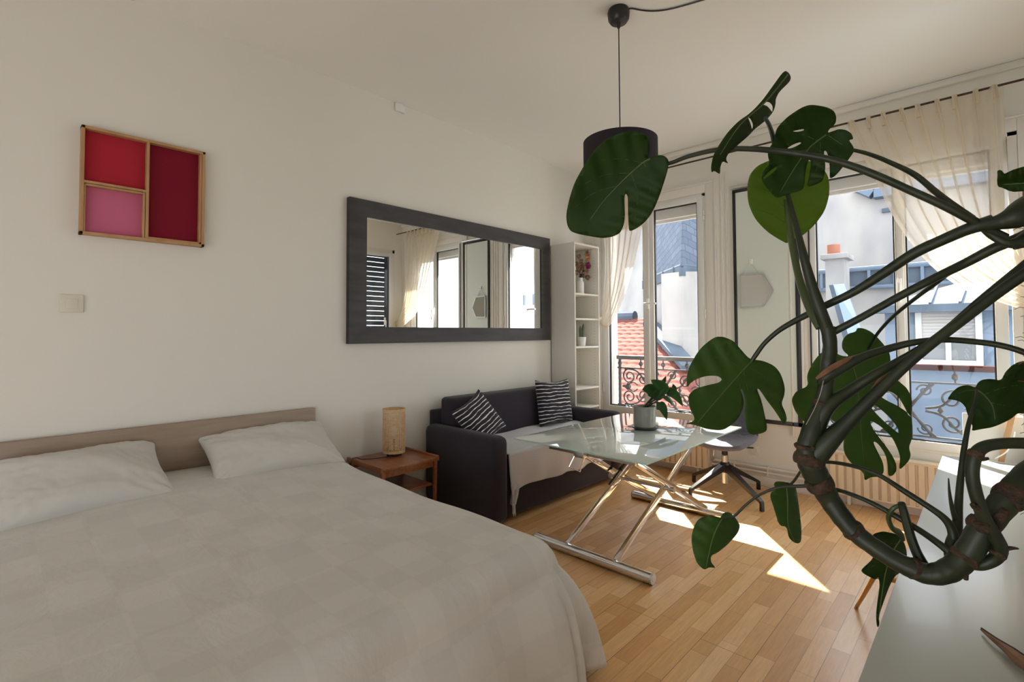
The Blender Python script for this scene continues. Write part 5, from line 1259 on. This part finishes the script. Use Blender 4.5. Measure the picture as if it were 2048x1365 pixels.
# red tiled roof
rb_ = thing('building', (.0, 8.0, -9), 'lower building with a red pantile roof beyond the left-hand window', 'building')
def roofz(y): return 1.52 + .44 * (y - 8.77)
RX0, RX1 = -4.2, 3.2; ry0, ry1 = 5.7, 9.05
ad = (A1 - A0).normalized()
def rooffn(u, v):
    y = ry0 + (ry1 - ry0) * v
    # right boundary follows the slate house wall
    tt = (y - A0.y) / ad.y if ad.y else 0; xr = A0.x + ad.x * tt if y > A0.y else A0.x + 1.6
    if y <= A0.y: xr = A0.x + (A0.y - y) * .9
    x = RX0 + (xr - RX0) * u
    row = (y * 6.5) % 1.0
    return Vector((x, y, roofz(y) + .022 * (1 - row) + .013 * abs(math.sin(x * PI / .19))))
b = B(); grid(b, rooffn, 320, 90); o = obj('tile_roof', b, M['tiles'], rb_, smooth=False)
b = B(); tube(b, [(RX0, 9.05, roofz(9.05) + .05), (A1.x, 9.05, roofz(9.05) + .05)], .11, 10); obj('ridge', b, M['zinc'], rb_)
b = B(); p = [Vector((A0.x + ad.x * t - .10, A0.y + ad.y * t - .12, 0)) for t in (-.75, 0, 1.4)]
for a, c in zip(p, p[1:]): beam(b, (a.x, a.y, roofz(a.y) + .10), (c.x, c.y, roofz(c.y) + .10), .26, .07)
obj('flashing', b, M['zinc'], rb_)
b = B(); box(b, (RX0, ry0 + .1, -9), (A0.x + 1.2, ry0 + .4, roofz(ry0) - .02)); box(b, (RX0, 9.0, -9), (-.6, 9.2, roofz(9.0))); obj('wall', b, M['render2'], rb_, smooth=False)
b = B(); tube(b, [(RX0, ry0 - .04, roofz(ry0) - .03), (A0.x + 1.7, ry0 - .04, roofz(ry0) - .03)], .07, 10); obj('gutter', b, M['zinc'], rb_)

# big stained gable wall behind, seen through window two
Yg = 16.0
def gx(x, y=600, Y=Yg): return on(x, y, 1, Y)
gb = thing('building', (gx(1750).x, Yg, -9), 'tall stained cream gable wall rising beyond the right-hand window', 'building')
gl, gr = gx(1600).x, gx(2300).x; zt1 = gx(1700, 366).z; 
b = B(); prof = [(gl - 1.5, -9), (gr, -9), (gr, gx(2000, 352).z), (gx(1757, 385).x, gx(1757, 386).z), (gx(1722, 371).x, gx(1722, 371).z), (gl - 1.5, gx(1640, 345).z)]
f0 = [b.verts.new((x, Yg, z)) for x, z in prof]; f1 = [b.verts.new((x, Yg + 1, z)) for x, z in prof]; b.faces.new(f0); b.faces.new(f1[::-1])
for i in range(len(prof)): b.faces.new([f0[i], f0[(i + 1) % len(prof)], f1[(i + 1) % len(prof)], f1[i]])
obj('gable_wall', b, M['render'], gb, smooth=False)
b = B(); beam(b, (gx(1722).x, Yg - .1, gx(1722, 371).z), (gx(1757).x, Yg - .1, gx(1757, 386).z), .5, .35); beam(b, (gx(1757).x, Yg - .1, gx(1757, 386).z), (gr, Yg - .1, gx(2000, 352).z), .5, .35); obj('roof_edge', b, M['zinc_pale'], gb, smooth=False)
b = B(); vx, vz = gx(1776, 421).x, gx(1776, 421).z; box(b, (vx - .12, Yg - .08, vz - .05), (vx + .16, Yg, vz + .05)); obj('vent', b, M['zinc'], gb, smooth=False)

# middle building with zinc gutter
Ym = 12.5
mb = thing('building', (gx(1750, 600, Ym).x, Ym, -9), 'lower cream building with a blue grey zinc gutter in front of the stained gable wall', 'building')
ml, mr = gx(1560, 600, Ym).x, gx(2250, 600, Ym).x; zg = gx(1800, 546, Ym).z
b = B(); box(b, (ml, Ym, -9), (mr, Ym + .5, zg - .25)); obj('wall', b, M['render2'], mb, smooth=False)
b = B(); box(b, (ml, Ym - .12, zg - .24), (mr, Ym + .1, zg + .10)); obj('gutter_band', b, M['zinc'], mb, smooth=False)
b = B(); tube(b, [(ml, Ym - .16, zg + .12), (mr, Ym - .16, zg + .12)], .05, 8); tube(b, [(ml, Ym - .14, zg - .26), (mr, Ym - .14, zg - .26)], .04, 8)
for k in range(24): box(b, (ml + k * .42, Ym - .19, zg - .24), (ml + k * .42 + .05, Ym - .10, zg + .12))
obj('gutter', b, M['zinc_pale'], mb, smooth=False)
b = B(); P = [(ml, Ym - .1, zg + .12), (mr, Ym - .1, zg + .12), (mr, Yg, zg + .35), (ml, Yg, zg + .35)]; b.faces.new([b.verts.new(p) for p in P]); o = obj('roof', b, M['zinc'], mb, smooth=False); solid(o, .05)
# slanted blue skylight and coping
b = B(); Q = [on(x, y, 1, Yv) for x, y, Yv in ((1668, 572, 10.6), (1690, 570, 10.6), (1726, 668, 10.0), (1700, 680, 10.0))]
b.faces.new([b.verts.new(p) for p in Q]); o = obj('sloping_coping', b, M['skyglass'], mb, smooth=False); solid(o, .08)
b = B(); Q = [on(x, y, 1, Yv) for x, y, Yv in ((1660, 573, 10.62), (1668, 572, 10.6), (1700, 680, 10.0), (1690, 684, 10.0))]
b.faces.new([b.verts.new(p) for p in Q]); o = obj('coping_edge', b, M['zinc'], mb, smooth=False); solid(o, .08)

Yc = 11.4
def cxz(x, y, Y=Yc): p = on(x, y, 1, Y); return p.x, p.z
cm = thing('chimney', (cxz(1670, 600)[0], Yc, zg), 'pale chimney stack with a red clay pot beyond the right-hand window', 'chimney')
x0_, zt_ = cxz(1650, 520); x1_, _ = cxz(1688, 520); zb_ = cxz(1660, 660)[1]
b = B(); box(b, (x0_, Yc, zb_ - 2.5), (x1_, Yc + .5, zt_)); obj('stack', b, M['render2'], cm, smooth=False)
b = B(); box(b, (x0_ - .07, Yc - .07, zt_), (x1_ + .07, Yc + .57, zt_ + .10), .01); obj('cap', b, M['render2'], cm)
px0, pz0 = cxz(1667, 509, Yc + .25); _, pz1 = cxz(1667, 488, Yc + .25)
b = B(); lathe(b, [(.10, 0), (.115, .02), (.115, pz1 - pz0), (.09, pz1 - pz0), (.09, .02)], (px0, Yc + .25, zt_ + .10), 20); obj('chimney_pot', b, M['terracotta'], cm)

# dormer building
Yd = 9.2
def dz(x, y, Y=Yd): p = on(x, y, 1, Y); return p.x, p.z
db = thing('building', (dz(1890, 700)[0], Yd, -9), 'blue grey dormer building with a shuttered white window beyond the right-hand window', 'building')
dx0, dx1 = dz(1770, 650)[0], dz(2120, 650)[0]; zeave = dz(1880, 612)[1]
b = B(); box(b, (dx0, Yd, -9), (dx1, Yd + .3, zeave)); obj('wall', b, M['zinc_pale'], db, smooth=False)
b = B(); ap = on(1912, 570, 1, Yd + 1.1); e0 = Vector((dx0 - .1, Yd - .15, zeave)); e1 = Vector((dx1 + .1, Yd - .15, zeave)); apr = Vector((ap.x + .9, Yd + 1.1, ap.z))
e0b = Vector((dx0 - .1, Yd + 2, zeave)); 
for q in ((e0, e1, apr, ap), (e0b, e0, ap)): b.faces.new([b.verts.new(p) for p in q])
o = obj('roof', b, M['zinc_pale'], db, smooth=False); solid(o, .04)
b = B(); box(b, (dx0 - .12, Yd - .2, zeave - .09), (dx1 + .12, Yd + .02, zeave + .02)); 
obj('eaves', b, M['zinc'], db, smooth=False)
b = B()
for (x, y) in ((1875, 572), (1935, 572)):
    e = dz(x - 15, 610, Yd - .15); beam(b, (e[0], Yd - .16, zeave + .03), (on(x, y, 1, Yd + 1.1)[0], Yd + 1.1, ap.z + .02), .03, .03)
objs('roof_seam', b, M['zinc'], db, smooth=False)
wx0, wz1 = dz(1843, 622); wx1, wz0 = dz(1953, 722)
b = B(); t = .07
for lo, hi in (((wx0 - t, Yd - .06, wz0 - t), (wx0, Yd + .02, wz1 + t)), ((wx1, Yd - .06, wz0 - t), (wx1 + t, Yd + .02, wz1 + t)), ((wx0, Yd - .06, wz0 - t), (wx1, Yd + .02, wz0)), ((wx0, Yd - .06, wz1), (wx1, Yd + .02, wz1 + t)), (((wx0 + wx1) / 2 - .03, Yd - .05, wz0), ((wx0 + wx1) / 2 + .03, Yd + .01, wz0 + .32))): box(b, lo, hi)
M['shutter_white'] = mat('weathered_white_paint', (0.36, 0.37, 0.38), rough=0.9, spec=0.1)
wf = obj('window', b, M['shutter_white'], db, smooth=False)
b = B()
n = 9; zs = wz0 + .30
for k in range(n): box(b, (wx0, Yd - .035, zs + (wz1 - zs) * k / n), (wx1, Yd - .02, zs + (wz1 - zs) * (k + .93) / n))
obj('roller_shutter', b, M['render2'], wf, smooth=False)
b = B(); box(b, (wx0, Yd - .02, wz0), (wx1, Yd - .01, zs)); obj('pane', b, mat('dark_distant_pane', (.12, .13, .14), rough=.1), wf, smooth=False)
b = B(); box(b, (wx0 - .15, Yd - .14, wz0 - t - .06), (wx1 + .15, Yd + .02, wz0 - t), .005); obj('sill', b, M['pvc'], db)
# low zinc ledge under the dormer
lz = thing('zinc_ledge', (2.5, 7.3, -.6), 'flat grey zinc ledge and glazing below the dormer outside the right-hand window', 'roof')
b = B(); box(b, (1.6, 6.4, -.95), (6.5, 9.2, -.85)); obj('deck', b, M['zinc_pale'], lz, smooth=False)
b = B()
for k in range(7): beam(b, (1.7 + k * .6, 6.4, -.82), (1.9 + k * .6, 9.1, -.82), .04, .05)
beam(b, (1.6, 7.2, -.82), (6.5, 7.2, -.82), .05, .06)
objs('rib', b, M['pvc'], lz, smooth=False)
